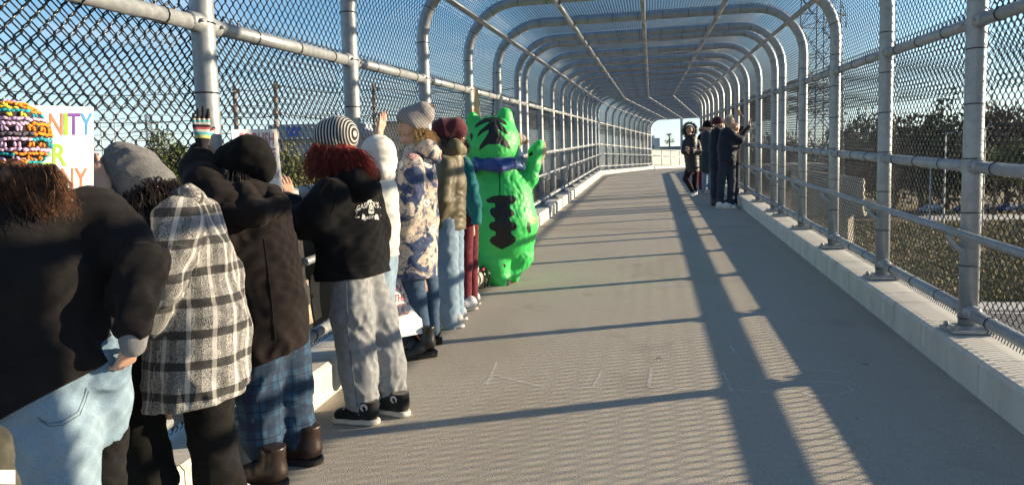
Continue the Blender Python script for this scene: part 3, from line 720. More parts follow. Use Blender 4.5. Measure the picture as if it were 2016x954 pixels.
def smooth_noise(P, seed, K, n=5):
    rng = np.random.RandomState(seed); K = np.array(K, float); out = 0
    Wp = P+0.05*np.sin(P[:, [1, 2, 0]]*11+seed)+0.03*np.sin(P[:, [2, 0, 1]]*19+2*seed)
    for i in range(n):
        d = rng.normal(0, 1, 3); d /= np.linalg.norm(d); out = out+np.sin((Wp*K) @ d*rng.uniform(0.7, 1.5)+rng.uniform(0, 6.28))
    return out/n**0.5
def sdf_mesh(prims, h, cuts=(), fold=None, subs=(), k=0.03):
    lo = np.min([np.minimum(p['a'], p['b'])-max(p['ra'], p['rb'])*(1.0/min(p.get('s', 1), 1)) for p in prims], 0)-3*h-0.01
    hi = np.max([np.maximum(p['a'], p['b'])+max(p['ra'], p['rb'])*(1.0/min(p.get('s', 1), 1)) for p in prims], 0)+3*h+0.01
    n = np.ceil((hi-lo)/h).astype(int)+1
    ax = [lo[i]+np.arange(n[i])*h for i in range(3)]; A = np.full(tuple(n), 1.0)
    def apply(p, neg=False):
        kk = p.get('k', k); r = max(p['ra'], p['rb'])/min(p.get('s', 1), 1)+kk+2*h+0.02
        l_ = np.minimum(p['a'], p['b'])-r; u_ = np.maximum(p['a'], p['b'])+r
        i0 = np.maximum(((l_-lo)/h).astype(int), 0); i1 = np.minimum(((u_-lo)/h).astype(int)+2, n)
        if (i1 <= i0).any(): return
        sl = tuple(slice(i0[i], i1[i]) for i in range(3))
        G = np.stack(np.meshgrid(*[ax[i][i0[i]:i1[i]] for i in range(3)], indexing='ij'), -1)
        d, _ = prim_d(G, p); B = A[sl]
        if neg: A[sl] = np.maximum(B, -d)
        else:
            hh = np.maximum(kk-np.abs(B-d), 0)/max(kk, 1e-6); A[sl] = np.minimum(B, d)-hh*hh*kk*0.25
    for p in prims: apply(p)
    if fold:
        near = np.abs(A) < 0.06; I = np.nonzero(near); P = np.stack([ax[0][I[0]], ax[1][I[1]], ax[2][I[2]]], 1); dv = 0
        for amp, K, seed in fold:
            K = np.array(K, float)*(2.5 if max(K) <= 30 else 1.5); nn = smooth_noise(P, seed, K); msk = np.clip(0.55+0.6*smooth_noise(P, seed+50, (9, 9, 9), 3), 0.1, 1.3); dv = dv+0.75*amp*msk*(np.abs(nn)*1.3-0.75)
        A[near] += dv
    for p in subs: apply(p, True)
    for pt, nrm in cuts:
        G0 = (ax[0]-pt[0])[:, None, None]*nrm[0]+(ax[1]-pt[1])[None, :, None]*nrm[1]+(ax[2]-pt[2])[None, None, :]*nrm[2]
        A = np.maximum(A, G0)
    V, F = surface_nets(A, lo, h); return V, F
def np_mesh(name, V, F, mats, mi=None, attrs=None):
    m = bpy.data.meshes.new(name); m.vertices.add(len(V)); m.vertices.foreach_set('co', np.asarray(V, np.float32).ravel())
    F = np.asarray(F, np.int32); m.loops.add(F.size); m.loops.foreach_set('vertex_index', F.ravel())
    m.polygons.add(len(F)); m.polygons.foreach_set('loop_start', (np.arange(len(F))*4).astype(np.int32)); m.polygons.foreach_set('use_smooth', np.ones(len(F), bool))
    for t_ in (mats if isinstance(mats, (list, tuple)) else [mats]): m.materials.append(t_)
    if mi is not None: m.polygons.foreach_set('material_index', np.asarray(mi, np.int32))
    m.update(calc_edges=True)
    for an, av in (attrs or {}).items():
        av = np.asarray(av, np.float32)
        if av.ndim == 1: at_ = m.attributes.new(an, 'FLOAT', 'POINT'); at_.data.foreach_set('value', av)
        else: at_ = m.attributes.new(an, 'FLOAT_VECTOR', 'POINT'); at_.data.foreach_set('vector', av.ravel())
    return m
def cap(a, b, ra, rb, **kw):
    d = dict(a=np.array(a, float), b=np.array(b, float), ra=ra, rb=rb); d.update(kw); return d
def unit(v): v = np.array(v, float); return v/np.linalg.norm(v)
def garment_uv(V, prims):
    best = np.full(len(V), 9.0); uv = np.zeros((len(V), 3))
    for p in prims:
        d, t_ = prim_d(V, p); ba = p['b']-p['a']; L_ = np.linalg.norm(ba); axd = ba/max(L_, 1e-6)
        ref = unit(np.cross(axd, [0.3, 0.9, 0.1])); r2 = np.cross(axd, ref); q = V-p['a']
        ang = np.arctan2(q @ r2, q @ ref); rr = p.get('uvr', max(p['ra'], p['rb']))
        v = V[:, 2] if abs(axd[2]) > 0.6 else t_*L_
        m = d < best; best[m] = d[m]; uv[m] = np.stack([ang*rr, v, t_], 1)[m]
    return uv
def head_prims(c, f, up, s=1.0):
    f = unit(f); up = unit(np.array(up, float)-f*(np.array(up, float) @ f)); r = np.cross(f, up)
    X = lambda a, b, z: np.array(c)+(f*a+r*b+up*z)*s
    P = [cap(X(-0.018, 0, 0.035), X(0.012, 0, 0.03), 0.079*s, 0.076*s, k=0.03), cap(X(0.03, 0, -0.01), X(0.042, 0, -0.07), 0.06*s, 0.038*s, k=0.035),
         cap(X(0.088, 0, 0.012), X(0.104, 0, -0.022), 0.008*s, 0.012*s, k=0.014), cap(X(0.07, 0, -0.09), X(0.074, 0, -0.094), 0.022*s, 0.02*s, k=0.02),
         cap(X(0.08, -0.03, 0.026), X(0.08, 0.03, 0.026), 0.012*s, 0.012*s, k=0.018), cap(X(0.084, -0.014, -0.052), X(0.084, 0.014, -0.052), 0.009*s, 0.009*s, k=0.008),
         cap(X(0.055, -0.04, -0.02), X(0.05, -0.045, -0.03), 0.022*s, 0.022*s, k=0.02), cap(X(0.055, 0.04, -0.02), X(0.05, 0.045, -0.03), 0.022*s, 0.022*s, k=0.02)]
    for b in (-1, 1): P.append(cap(X(-0.01, b*0.077, 0.018), X(-0.002, b*0.078, -0.018), 0.014*s, 0.009*s, k=0.008))
    S = [cap(X(0.094, -0.031, 0.006), X(0.094, -0.031, 0.004), 0.013*s, 0.013*s), cap(X(0.094, 0.031, 0.006), X(0.094, 0.031, 0.004), 0.013*s, 0.013*s)]
    eyes = [X(0.073, b*0.031, 0.006) for b in (-1, 1)]; lips = [X(0.088, -0.02, -0.052), X(0.088, 0.02, -0.052)]
    return P, S, eyes, lips, (f, r, up)
def hand_prims(w_, d, nrm, side=1, curl=0.25, spread=0.12, s=1.0, thumb=0.9):
    """wrist point, pointing direction, palm normal (out of the palm); side=+1 puts the thumb towards d x nrm"""
    d = unit(d); nrm = unit(np.array(nrm, float)-d*(np.array(nrm, float) @ d)); x = np.cross(d, nrm)*side; P = []
    W_ = np.array(w_, float)
    kn = []
    for i, (o, ln) in enumerate(((0.030, 0.092), (0.010, 0.096), (-0.011, 0.091), (-0.030, 0.082))):
        b = W_+(x*o*0.6+d*0.012)*s; k_ = W_+(x*o+d*ln)*s; P.append(cap(b, k_, 0.0125*s, 0.0115*s, k=0.016)); kn.append((k_, o))
    P.append(cap(W_-d*0.03*s, W_+d*0.02*s, 0.024*s, 0.022*s, k=0.02))
    for (k_, o), ln in zip(kn, (0.072, 0.080, 0.074, 0.058)):
        dirn = d*math.cos(0)+x*o*spread*25*0.4; p0 = k_; a = curl*0.7
        for j, f_ in enumerate((0.45, 0.32, 0.23)):
            dj = unit(unit(dirn)*math.cos(a)+nrm*math.sin(a)); p1 = p0+dj*ln*f_*s
            P.append(cap(p0, p1, (0.0092-0.0008*j)*s, (0.0086-0.0009*j)*s, k=0.004)); p0 = p1; a += curl
    p0 = W_+(x*0.024+d*0.028+nrm*0.008)*s; td = unit(x*math.sin(thumb)+d*math.cos(thumb)+nrm*0.35)
    P.append(cap(W_+(x*0.010+d*0.012)*s, p0, 0.014*s, 0.013*s, k=0.015)); p1 = p0+td*0.034*s; P.append(cap(p0, p1, 0.0115*s, 0.0098*s, k=0.006))
    td2 = unit(td+d*0.35); P.append(cap(p1, p1+td2*0.028*s, 0.0095*s, 0.0082*s, k=0.004)); return P

class Person:
    def __init__(s, name, label, cat, base, group, h=0.012):
        s.base = np.array([base[0], base[1], fz(base[1])+(base[2] if len(base) > 2 else 0)]); s.e = tag(empty(name, tuple(s.base)), label, cat, group)
        s.d0 = depth_of(s.base+np.array([0, 0, 0.9])); s.px = s.d0/F_PX; s.h = h; s.body = []; s.fine = []
    def J(s, p):
        q = at(p[0], p[1], s.d0+(p[2] if len(p) > 2 else 0)); return q-s.base
    def C(s, a, b, ra, rb, **kw): return cap(s.J(a), s.J(b), ra*s.px, rb*s.px, **kw)
    def chain(s, pts, rs, **kw): return [s.C(a, b, ra, rb, **kw) for a, b, ra, rb in zip(pts[:-1], pts[1:], rs[:-1], rs[1:])]
    def hem(s, a, b, keep_up=True):
        A, B = s.J(a), s.J(b); fwd = np.array([FW[0], FW[1], 0]); n = unit(np.cross(B-A, fwd))
        if n[2] > 0: n = -n
        return (A, n if keep_up else -n)
    def garment(s, name, prims, m, cuts=(), fold=None, h=None, body=0.45, subs=(), k=0.03, attrs=None, mi=None, parent=None):
        V, F = sdf_mesh(prims, h or s.h, cuts, fold, subs, k)
        at_ = {'guv': garment_uv(V, prims)}
        if attrs: at_.update(attrs(V))
        o = link(name, np_mesh(name, V, F, m, None, at_), parent or s.e)
        if body:
            for p in prims: s.body.append(cap(p['a'], p['b'], p['ra']*body, p['rb']*body))
        s.last = (V, F); return o
    def head(s, c, face, up=(0, 0, 1), scale=1.0, eyes=False, skin=None, neck=None, lips=True):
        C_ = s.J(c); P, S, ey, lp, fr = head_prims(C_, face, up, scale)
        if neck is not None: P = P+[cap(C_-fr[2]*0.05*scale-fr[0]*0.015, s.J(neck), 0.05*scale, 0.058*scale, k=0.03)]
        s.fine.append((P, S, 0.006 if s.d0 < 9 else 0.012)); s.hc = C_; s.hf = fr
        if eyes:
            for q in ey:
                w_ = link('eye', ball(q, 0.0125*scale, M_eye), s.e)
            mb = MB()
            for b in (-1, 1):
                mb.tube([tuple(C_+(fr[0]*(0.090-0.012*(t_ > 0.7))+fr[1]*b*(0.012+0.04*t_)+fr[2]*(0.026+0.008*t_))*scale) for t_ in (0, 0.35, 0.7, 1.0)], [0.003, 0.0045, 0.004, 0.002], 5)
            mb.build('eyebrow', M_brow, s.e, smooth=True)
            if lips: MB().tube([tuple(C_+(fr[0]*f_+fr[1]*b-fr[2]*0.052)*scale) for f_, b in ((0.086, -0.022), (0.094, -0.01), (0.095, 0), (0.094, 0.01), (0.086, 0.022))], [0.003, 0.0065, 0.006, 0.0065, 0.003], 6).build('lips', M_lip, s.e, smooth=True)
    def hand(s, w_, tip, nrm, side=1, curl=0.25, spread=0.12, size=1.0, thumb=0.9, m=None, name=None):
        a, b = s.J(w_), s.J(tip); P = hand_prims(a, b-a, nrm, side, curl, spread, size, thumb)
        if m is None: s.fine.append((P, [], 0.0045 if s.d0 < 9 else 0.008))
        else:
            V, F = sdf_mesh(P, 0.0045, k=0.01); link(name, np_mesh(name, V, F, m, None, {'guv': garment_uv(V, P), 'band': np.clip(((V-a) @ unit(b-a)+0.03)/0.21, 0, 1)}), s.e)
    def finish(s, skin):
        Vs, Fs, n = [], [], 0
        if s.body:
            V, F = sdf_mesh(s.body, 0.022 if s.d0 < 9 else 0.03, k=0.03); Vs.append(V); Fs.append(F); n += len(V)
        for P, S, h in s.fine:
            V, F = sdf_mesh(P, h, (), None, S, 0.012); Vs.append(V); Fs.append(F+n); n += len(V)
        link('body', np_mesh('body', np.concatenate(Vs), np.concatenate(Fs), skin), s.e)
    def shoe(s, heel, toe, up_mat, sole_mat, ln=0.27, hgt=0.085, boot=0.0, wd=0.045, sole=0.026, ankle=None, heelblock=0.0, floor=0.0, toe_cap=None):
        H = floor_at(*heel, off=floor)-s.base; T = floor_at(*toe, off=floor)-s.base; d = unit((T-H)*np.array([1, 1, 0])); H = H+np.array([0, 0, 0.0]); r = np.array([-d[1], d[0], 0])
        z = np.array([0, 0, 1.0]); hb = heelblock
        dz = SL*d[1]*ln
        X = lambda a, b, c: H+d*a*ln+r*b+z*(c+dz*a)
        up = [cap(X(0.16, 0, sole+hb+0.035), X(0.45, 0, sole+hb*0.5+0.030), wd*0.92, wd*0.95, k=0.03), cap(X(0.45, 0, sole+0.028), X(0.80, 0, sole+0.012), wd*0.92, wd*0.85, k=0.03), cap(X(0.15, 0, sole+hb+0.03), X(0.2, 0, hgt+hb), wd*0.9, wd*0.98, k=0.03)]
        if boot: up.append(cap(X(0.18, 0, hgt+hb), X(0.16, 0, boot), wd*1.02, wd*1.1, k=0.03))
        A = H[2]
        o = s.garment('shoe', up, up_mat, cuts=[(X(0, 0, sole*0.8), -z)]+([(X(0, 0, boot), z)] if boot else []), h=min(s.h, 0.009) if s.d0 < 9 else 0.016, body=0.0, fold=[(0.003, (30, 30, 60), 5)] if boot else None)
        so = [cap(X(0.13, 0, sole*0.5+hb*0.6), X(0.5, 0, sole*0.5), wd*1.06, wd*0.98, k=0.02), cap(X(0.5, 0, sole*0.5), X(0.84, 0, sole*0.5), wd*0.98, wd*0.95, k=0.02)]
        s.garment('sole', so, sole_mat, cuts=[(X(0, 0, 0.001), -z), (X(0.4, 0, sole+hb*0.5), z)], h=min(s.h, 0.008) if s.d0 < 9 else 0.014, body=0.0, parent=o)
        if hb: MB().box(tuple(X(0.12, 0, (hb+0.01)/2+0.002)), (0.075, 0.075, hb+0.01), rot=math.atan2(d[1], d[0]), top=1.12).build('heel', sole_mat, o)
        return o
def stitch(s, name, V, F, lines, m, r=0.0016, parent=None, off=0.002):
    bv = BVHTree.FromPolygons([Vector(v) for v in V], [tuple(map(int, f)) for f in F]); mb = MB(); o0 = CAM-s.base
    for ln in lines:
        pts = []
        for (x0, y0), (x1, y1) in zip(ln[:-1], ln[1:]):
            for k in range(6):
                px, py = x0+(x1-x0)*k/6, y0+(y1-y0)*k/6; d = Vector(unit(FW+RT*(px-IMG_W/2)/F_PX-UP*(py-IMG_H/2)/F_PX)); h_ = bv.ray_cast(Vector(o0), d)
                if h_[0] is not None: pts.append(np.array(h_[0])-np.array(d)*off)
        if len(pts) > 2: mb.tube([tuple(q) for q in pts], r, 5)
    if mb.v: mb.build(name, m, parent or s.e)

def ball(c, r, m, sub=2):
    bm = bmesh.new(); bmesh.ops.create_icosphere(bm, subdivisions=sub, radius=r)
    for v in bm.verts: v.co += Vector(c)
    me = bpy.data.meshes.new('ball'); bm.to_mesh(me); bm.free(); me.materials.append(m); me.polygons.foreach_set('use_smooth', [True]*len(me.polygons)); return me
def strands(s, name, roots, dirs, ln, m, seed=1, drop=0.6, r=0.0022, seg=6, curl=0.012, curlf=25, jit=0.08, parent=None):
    """hair: many tapered strands from root points, starting along dirs and falling"""
    rng = np.random.RandomState(seed); mb_v = []; mb_f = []
    for q, d in zip(roots, dirs):
        L_ = ln*rng.uniform(0.65, 1.15); p = np.array(q, float); d = unit(d); ph = rng.uniform(0, 6.28, 3); pts = [p.copy()]
        for i in range(seg):
            d = unit(d+np.array([0, 0, -drop])*0.5+rng.normal(0, jit, 3)); p = p+d*L_/seg+curl*np.sin(ph+curlf*(i+1)/seg)*(i+1)/seg; pts.append(p.copy())
        u = unit(np.cross(d, [0.3, 0.5, 0.8])); v = np.cross(d, u); n = len(mb_v)
        for i, c in enumerate(pts):
            rr = r*(1-0.75*i/seg)
            for k in range(3):
                a = 2.094*k; mb_v.append(c+(u*math.cos(a)+v*math.sin(a))*rr)
        for i in range(seg):
            for k in range(3): mb_f.append((n+i*3+k, n+i*3+(k+1) % 3, n+(i+1)*3+(k+1) % 3, n+(i+1)*3+k))
    return link(name, mesh(name, mb_v, mb_f, m, True), parent or s.e)
def skull_roots(c, r, n, seed, cond):
    rng = np.random.RandomState(seed); out = []
    while len(out) < n:
        d = rng.normal(0, 1, 3); d /= np.linalg.norm(d)
        if cond(d): out.append(d)
    out = np.array(out); return np.array(c)+out*r, out

# ------------------------------------------------------------------ clothing materials
M_skin = mat('skin_fair', (0.56, 0.34, 0.25), 0.5, 0, (0.62, 0.39, 0.29), 14, 4, spec=0.4)
M_skin.node_tree.nodes['Principled BSDF'].inputs['Subsurface Weight'].default_value = 0.12
M_skin.node_tree.nodes['Principled BSDF'].inputs['Subsurface Radius'].default_value = (0.012, 0.005, 0.003)
M_eye = mat('eye', (0.10, 0.08, 0.07), 0.2); M_brow = mat('eyebrow', (0.14, 0.085, 0.05), 0.9); M_lip = mat('lips', (0.42, 0.17, 0.15), 0.5)
def fabric(name, c, c2=None, rough=0.95, sheen=0.15, nscale=9, bump=0.35, bscale=260, spec=0.2): return mat(name, c, rough, 0, c2 or tuple(min(q*1.35+0.004, 1) for q in c), nscale, 5, bump, bscale, sheen, spec)
F_black = fabric('black_fleece', (0.010, 0.0088, 0.0098), (0.015, 0.0135, 0.0142), sheen=0.03)
F_black2 = fabric('black_cotton', (0.006, 0.006, 0.0075), (0.010, 0.010, 0.0115), sheen=0.02)
F_brown = fabric('brown_black_coat', (0.010, 0.0072, 0.0074), (0.016, 0.0115, 0.0115), sheen=0.04)
F_greyknit = fabric('grey_cuff', (0.16, 0.16, 0.17), (0.22, 0.22, 0.23)); F_whitef = fabric('white_fleece', (0.66, 0.64, 0.60), (0.74, 0.72, 0.68), sheen=0.2)
F_sweat = fabric('grey_sweatpants', (0.20, 0.21, 0.225), (0.28, 0.29, 0.305), nscale=30); F_blackpants = fabric('black_trousers', (0.006, 0.0055, 0.0055), sheen=0.02)
F_olive = fabric('olive_nylon', (0.105, 0.085, 0.042), (0.14, 0.115, 0.06), rough=0.55, bump=0.1, spec=0.5); F_teal = fabric('teal_fleece', (0.01, 0.125, 0.145), (0.02, 0.165, 0.185))
F_maroon = fabric('maroon_corduroy', (0.10, 0.012, 0.022), (0.14, 0.022, 0.032)); F_navy = fabric('navy_jacket', (0.010, 0.014, 0.028), (0.016, 0.022, 0.040), rough=0.7)
F_slate = fabric('slate_coat', (0.035, 0.055, 0.07), (0.05, 0.075, 0.09)); F_red = fabric('red_trousers', (0.16, 0.012, 0.02)); F_greyhat = fabric('grey_beanie', (0.095, 0.098, 0.10), (0.21, 0.21, 0.215), nscale=220, bump=0.6, bscale=320)
F_blackhat = fabric('black_slouch_hat', (0.004, 0.004, 0.0045), (0.007, 0.0065, 0.007), bump=0.15, sheen=0.02); F_blackquilt = fabric('black_puffer', (0.010, 0.010, 0.012), rough=0.5, spec=0.5)
L_boot = mat('brown_leather', (0.017, 0.009, 0.007), 0.38, 0, (0.028, 0.015, 0.011), 18, 4, 0.2, 60); L_black = mat('black_leather', (0.010, 0.010, 0.011), 0.32, 0, (0.018, 0.018, 0.019), 16, 4, 0.15, 60)
L_solebk = mat('dark_sole', (0.018, 0.015, 0.014), 0.8); L_solewh = mat('off_white_sole', (0.55, 0.50, 0.42), 0.8, 0, (0.66, 0.62, 0.54), 25); L_white = mat('white_trainer', (0.60, 0.60, 0.60), 0.6); L_canvas = fabric('black_canvas', (0.012, 0.012, 0.013)); L_greytr = fabric('grey_trainer', (0.36, 0.34, 0.34), (0.48, 0.46, 0.46))
def denim(name, ca, cb, wear=0.3):
    t = NT(name, 0.9); _, u, v, _2 = t.guv(); n1 = t.noise(5, 5); n2 = t.noise(300, 2); c = t.mix(t.ramp(n1, [(0.35, (0, 0, 0)), (0.68, (1, 1, 1))]), ca, cb)
    t.col(t.mix(t.ramp(n2, [(0.4, (wear,)*3), (0.6, (0, 0, 0))]), c, tuple(min(q*1.5, 0.8) for q in cb))); t.bump(n2, 0.3, 0.002); return t.m
D_light = denim('light_denim', (0.135, 0.215, 0.30), (0.23, 0.315, 0.39)); D_mid = denim('mid_denim', (0.12, 0.19, 0.28), (0.22, 0.30, 0.38)); D_dark = denim('dark_denim', (0.022, 0.05, 0.10), (0.045, 0.085, 0.15), 0.2); D_blk = denim('blue_black_denim', (0.015, 0.022, 0.04), (0.03, 0.04, 0.065), 0.15)
# black and white plaid
t = NT('black_white_plaid', 0.95, 0.2); vec, u, v, _ = t.guv()
def band(x, period, lo, hi):
    f_ = t.math('FRACT', t.math('MULTIPLY', x, 1/period)); return t.math('MULTIPLY', t.math('GREATER_THAN', f_, lo), t.math('LESS_THAN', f_, hi))
speck = t.noise(330, 2); sp = t.ramp(speck, [(0.44, (0.045, 0.045, 0.05)), (0.56, (0.50, 0.485, 0.46))])
hb_ = band(v, 0.115, 0.0, 0.28); vb_ = band(u, 0.095, 0.0, 0.28); vb2 = band(u, 0.095, 0.44, 0.62)
c = t.mix(t.math('MULTIPLY', vb2, 0.85), sp, (0.68, 0.65, 0.60)); c = t.mix(t.math('MULTIPLY', hb_, 0.9), c, (0.010, 0.010, 0.012))
c = t.mix(t.math('MULTIPLY', t.math('MULTIPLY', vb2, hb_), 0.5), c, (0.5, 0.48, 0.44)); c = t.mix(t.math('MULTIPLY', vb_, 0.42), c, (0.02, 0.02, 0.022)); t.col(c); t.bump(speck, 0.7, 0.006); F_plaid = t.m
# blue plaid pyjama
t = NT('blue_plaid', 0.9, 0.1); vec, u, v, _ = t.guv()
c = t.mix(t.math('MULTIPLY', band(u, 0.10, 0.0, 0.45), 0.75), (0.018, 0.065, 0.13), (0.007, 0.02, 0.05)); c = t.mix(t.math('MULTIPLY', band(v, 0.12, 0.0, 0.45), 0.65), c, (0.007, 0.02, 0.05))
c = t.mix(t.math('ADD', band(u, 0.10, 0.68, 0.73), band(v, 0.12, 0.70, 0.74)), c, (0.006, 0.012, 0.03)); t.col(c); t.bump(t.noise(240, 2), 0.3, 0.002); F_bluepl = t.m
# floral coat
t = NT('floral_print', 0.85, 0.1)
base = t.mix(t.ramp(t.noise(6.5, 4, dist=1.0), [(0.47, (0, 0, 0)), (0.53, (1, 1, 1))]), (0.60, 0.50, 0.40), (0.022, 0.045, 0.12))
base = t.mix(t.ramp(t.noise(26, 3, dist=2.0), [(0.56, (0, 0, 0)), (0.60, (0.8,)*3)]), base, (0.07, 0.10, 0.20))
vo = t.n('ShaderNodeTexVoronoi', {'Scale': 7.5, 'Randomness': 0.9}, feature='F1'); t.t.links.new(t.tc.outputs['Object'], vo.inputs['Vector'])
dst = t.math('ADD', vo.outputs['Distance'], t.math('MULTIPLY', t.noise(22, 3), 0.22)); ring = t.math('FRACT', t.math('MULTIPLY', dst, 7.0)); hsv = t.n('ShaderNodeSeparateColor', {0: vo.outputs['Color']})
rose = t.mix(t.ramp(ring, [(0.15, (0, 0, 0)), (0.75, (1, 1, 1))]), (0.30, 0.10, 0.11), (0.66, 0.44, 0.38)); daisy = t.mix(t.ramp(ring, [(0.1, (0, 0, 0)), (0.4, (1, 1, 1))]), (0.16, 0.16, 0.20), (0.72, 0.70, 0.68))
fl = t.mix(t.math('GREATER_THAN', hsv.outputs[0], 0.5), rose, daisy); msk = t.math('MULTIPLY', t.math('LESS_THAN', dst, 0.46), t.math('GREATER_THAN', hsv.outputs[1], 0.42))
t.col(t.mix(msk, base, fl)); F_floral = t.m
# hats
def stripe_hat(name, ca, cb, period, duty=0.5, knit=200):
    t = NT(name, 0.95, 0.15); vec, u, v, _ = t.guv(); f_ = t.math('FRACT', t.math('MULTIPLY', t.math('ADD', v, t.math('MULTIPLY', t.noise(8, 2), 0.006)), 1/period))
    t.col(t.mix(t.math('GREATER_THAN', f_, duty), ca, cb)); t.bump(t.noise(knit, 2), 0.5, 0.004); return t.m
F_strhat = stripe_hat('black_white_striped_knit', (0.012, 0.012, 0.013), (0.58, 0.57, 0.55), 0.0165, 0.58)
F_knit = stripe_hat('grey_ribbed_knit', (0.20, 0.19, 0.20), (0.33, 0.31, 0.31), 0.018, 0.5); F_mhat = stripe_hat('maroon_knit', (0.065, 0.010, 0.018), (0.11, 0.018, 0.028), 0.02)
F_glove = NT('striped_glove', 0.95); vec, u, v, w3 = F_glove.guv(); geo = F_glove.n('ShaderNodeAttribute', attribute_name='band')
F_glove.col(F_glove.ramp(geo.outputs['Fac'], [(0, (0.015, 0.014, 0.02)), (0.22, (0.55, 0.50, 0.16)), (0.29, (0.10, 0.40, 0.42)), (0.36, (0.62, 0.58, 0.56)), (0.42, (0.50, 0.10, 0.12)), (0.47, (0.015, 0.014, 0.02)), (0.53, (0.60, 0.56, 0.52)), (0.58, (0.12, 0.42, 0.42)), (0.63, (0.6, 0.5, 0.4)), (0.67, (0.015, 0.014, 0.02))], True)); F_glove = F_glove.m
def hairm(name, a, b): return mat(name, a, 0.45, 0, b, 40, 2, spec=0.4)
H_brown = hairm('brown_hair', (0.055, 0.026, 0.014), (0.17, 0.078, 0.038)); H_dark = hairm('dark_hair', (0.012, 0.009, 0.009), (0.03, 0.018, 0.016)); H_red = hairm('red_hair', (0.10, 0.009, 0.008), (0.27, 0.035, 0.022)); H_blond = hairm('blonde_hair', (0.38, 0.24, 0.11), (0.60, 0.42, 0.22)); H_white = hairm('white_hair', (0.62, 0.57, 0.48), (0.76, 0.72, 0.64)); H_fur = hairm('hood_fur', (0.05, 0.035, 0.026), (0.16, 0.11, 0.075)); H_pom = hairm('tan_pompom', (0.28, 0.18, 0.09), (0.48, 0.34, 0.20))
def pompom(s, c, r, m, n=260, seed=3, parent=None, name='pompom'):
    rt, dr = skull_roots(c, r*0.15, n, seed, lambda d: True); return strands(s, name, rt, dr, r*0.95, m, seed, 0.0, 0.004, 3, 0.0, parent=parent)
GRP_L = 'people lined up along the left fence'; GRP_R = 'people standing at the right fence'

# ------------------------------------------------------------------ people along the left fence
WL = np.array([-1.0, 0.15, 0.0])                      # towards the left fence
FOLD_S = [(0.008, (16, 16, 9), 3), (0.004, (34, 34, 18), 8)]; FOLD_P = [(0.007, (22, 22, 7), 4), (0.004, (40, 40, 22), 9)]
# --- crochet hat, black sweatshirt
P = Person('person', 'person in a multicoloured crochet hat, black sweatshirt and light jeans, nearest the camera', 'person', (-1.72, 1.80), GRP_L, 0.010)
shR, shL = (186, 432, 0.14), (-110, 425, -0.12)
P.garment('sweatshirt', P.chain([(30, 436, 0), (40, 560, 0), (55, 700, 0.02), (75, 800, 0.02)], [80, 130, 130, 128])+P.chain([shR, (160, 560, 0.10), (145, 690, 0.08), (135, 800, 0.06)], [58, 58, 78, 90])+P.chain([shL, (-70, 600, -0.08), (-40, 800, -0.05)], [66, 90, 110])+[P.C((-110, 440, -0.12), (186, 446, 0.14), 60, 60)]
    +P.chain([shR, (240, 470, 0.12), (282, 525, 0.06)], [58, 52, 46])+P.chain([(282, 525, 0.06), (272, 585, 0.03), (264, 636, 0.0)], [46, 42, 35])+P.chain([shL, (-180, 560, 0.1), (-120, 520, 0.4)], [58, 50, 40]),
    F_black, cuts=[P.hem((0, 832), (255, 690))], fold=[(0.016, (11, 11, 6), 3), (0.010, (24, 24, 13), 8), (0.004, (50, 50, 40), 2)], k=0.05, body=0.3)
P.garment('sleeve_cuff', P.chain([(266, 628, 0), (261, 678, -0.01)], [30, 25]), F_greyknit, fold=[(0.003, (30, 30, 60), 2)])
P.hand((260, 676, 0.0), (236, 740, 0.06), (-0.9, 0.2, 0), 1, 0.5, size=0.9)
P.garment('jeans', P.chain([(60, 740, -0.02), (96, 860, 0), (102, 1010, 0), (105, 1230, 0)], [95, 90, 82, 64])+P.chain([(178, 700, 0.1), (200, 790, 0.14), (206, 866, 0.17)], [74, 54, 42])+[P.C((60, 720, 0), (170, 720, 0.08), 90, 78)],
    D_light, cuts=[P.hem((0, 720), (255, 640), False), P.hem((180, 876), (250, 860))] if False else [P.hem((-40, 700), (255, 640), False)], fold=[(0.008, (18, 18, 12), 6), (0.006, (40, 40, 30), 2)])
Vj, Fj = P.last; jn = [c for c in P.e.children if c.name.startswith('jeans')][0]; M_stitch = mat('seam_thread', (0.10, 0.13, 0.17), 0.9)
pk = [(76, 826), (96, 838), (124, 836), (158, 815), (168, 790), (176, 765)]
stitch(P, 'pocket_stitching', Vj, Fj, [pk, [(x-4, y-6) for x, y in pk]], M_stitch, 0.0010, jn)
P.garment('boot_leg', P.chain([(207, 850, 0.17), (204, 960, 0.16), (200, 1130, 0.14)], [46, 40, 38]), F_blackpants, fold=[(0.004, (30, 30, 30), 5)])
for hx, hy in (((150, 1290), (40, 1270)), ((250, 1180), (160, 1150))): P.shoe(hx, hy, L_black, L_solebk, boot=0.12)
# stitching of the back pocket and belt loops
Vj, Fj = P.last; 
P.head((26, 290, 0), WL+np.array([0, 0.3, 0]), scale=1.0, neck=(30, 400, 0))
hc, (hf, hr, hu) = P.hc, P.hf
P.garment('hair', P.chain([(-20, 334, -0.02), (30, 346, -0.06), (95, 378, -0.06), (140, 395, -0.05)], [26, 24, 15, 5])+P.chain([(40, 362, -0.06), (76, 394, -0.08), (112, 424, -0.07)], [22, 14, 4]), H_brown, fold=[(0.006, (90, 90, 60), 3)], h=0.007, body=0)
rt, dr = [], []; rng = np.random.RandomState(8)
for i in range(2600):
    rt.append(P.J((rng.uniform(-50, 110), rng.uniform(322, 352), rng.uniform(-0.10, -0.01)))); dr.append(RT*rng.uniform(0.3, 0.9)-UP*rng.uniform(0.45, 0.8)-FW*rng.uniform(-0.05, 0.30))
strands(P, 'hair_strands', rt, dr, 0.115, H_brown, 5, 0.34, 0.0017, 8, 0.009, 4, 0.03)
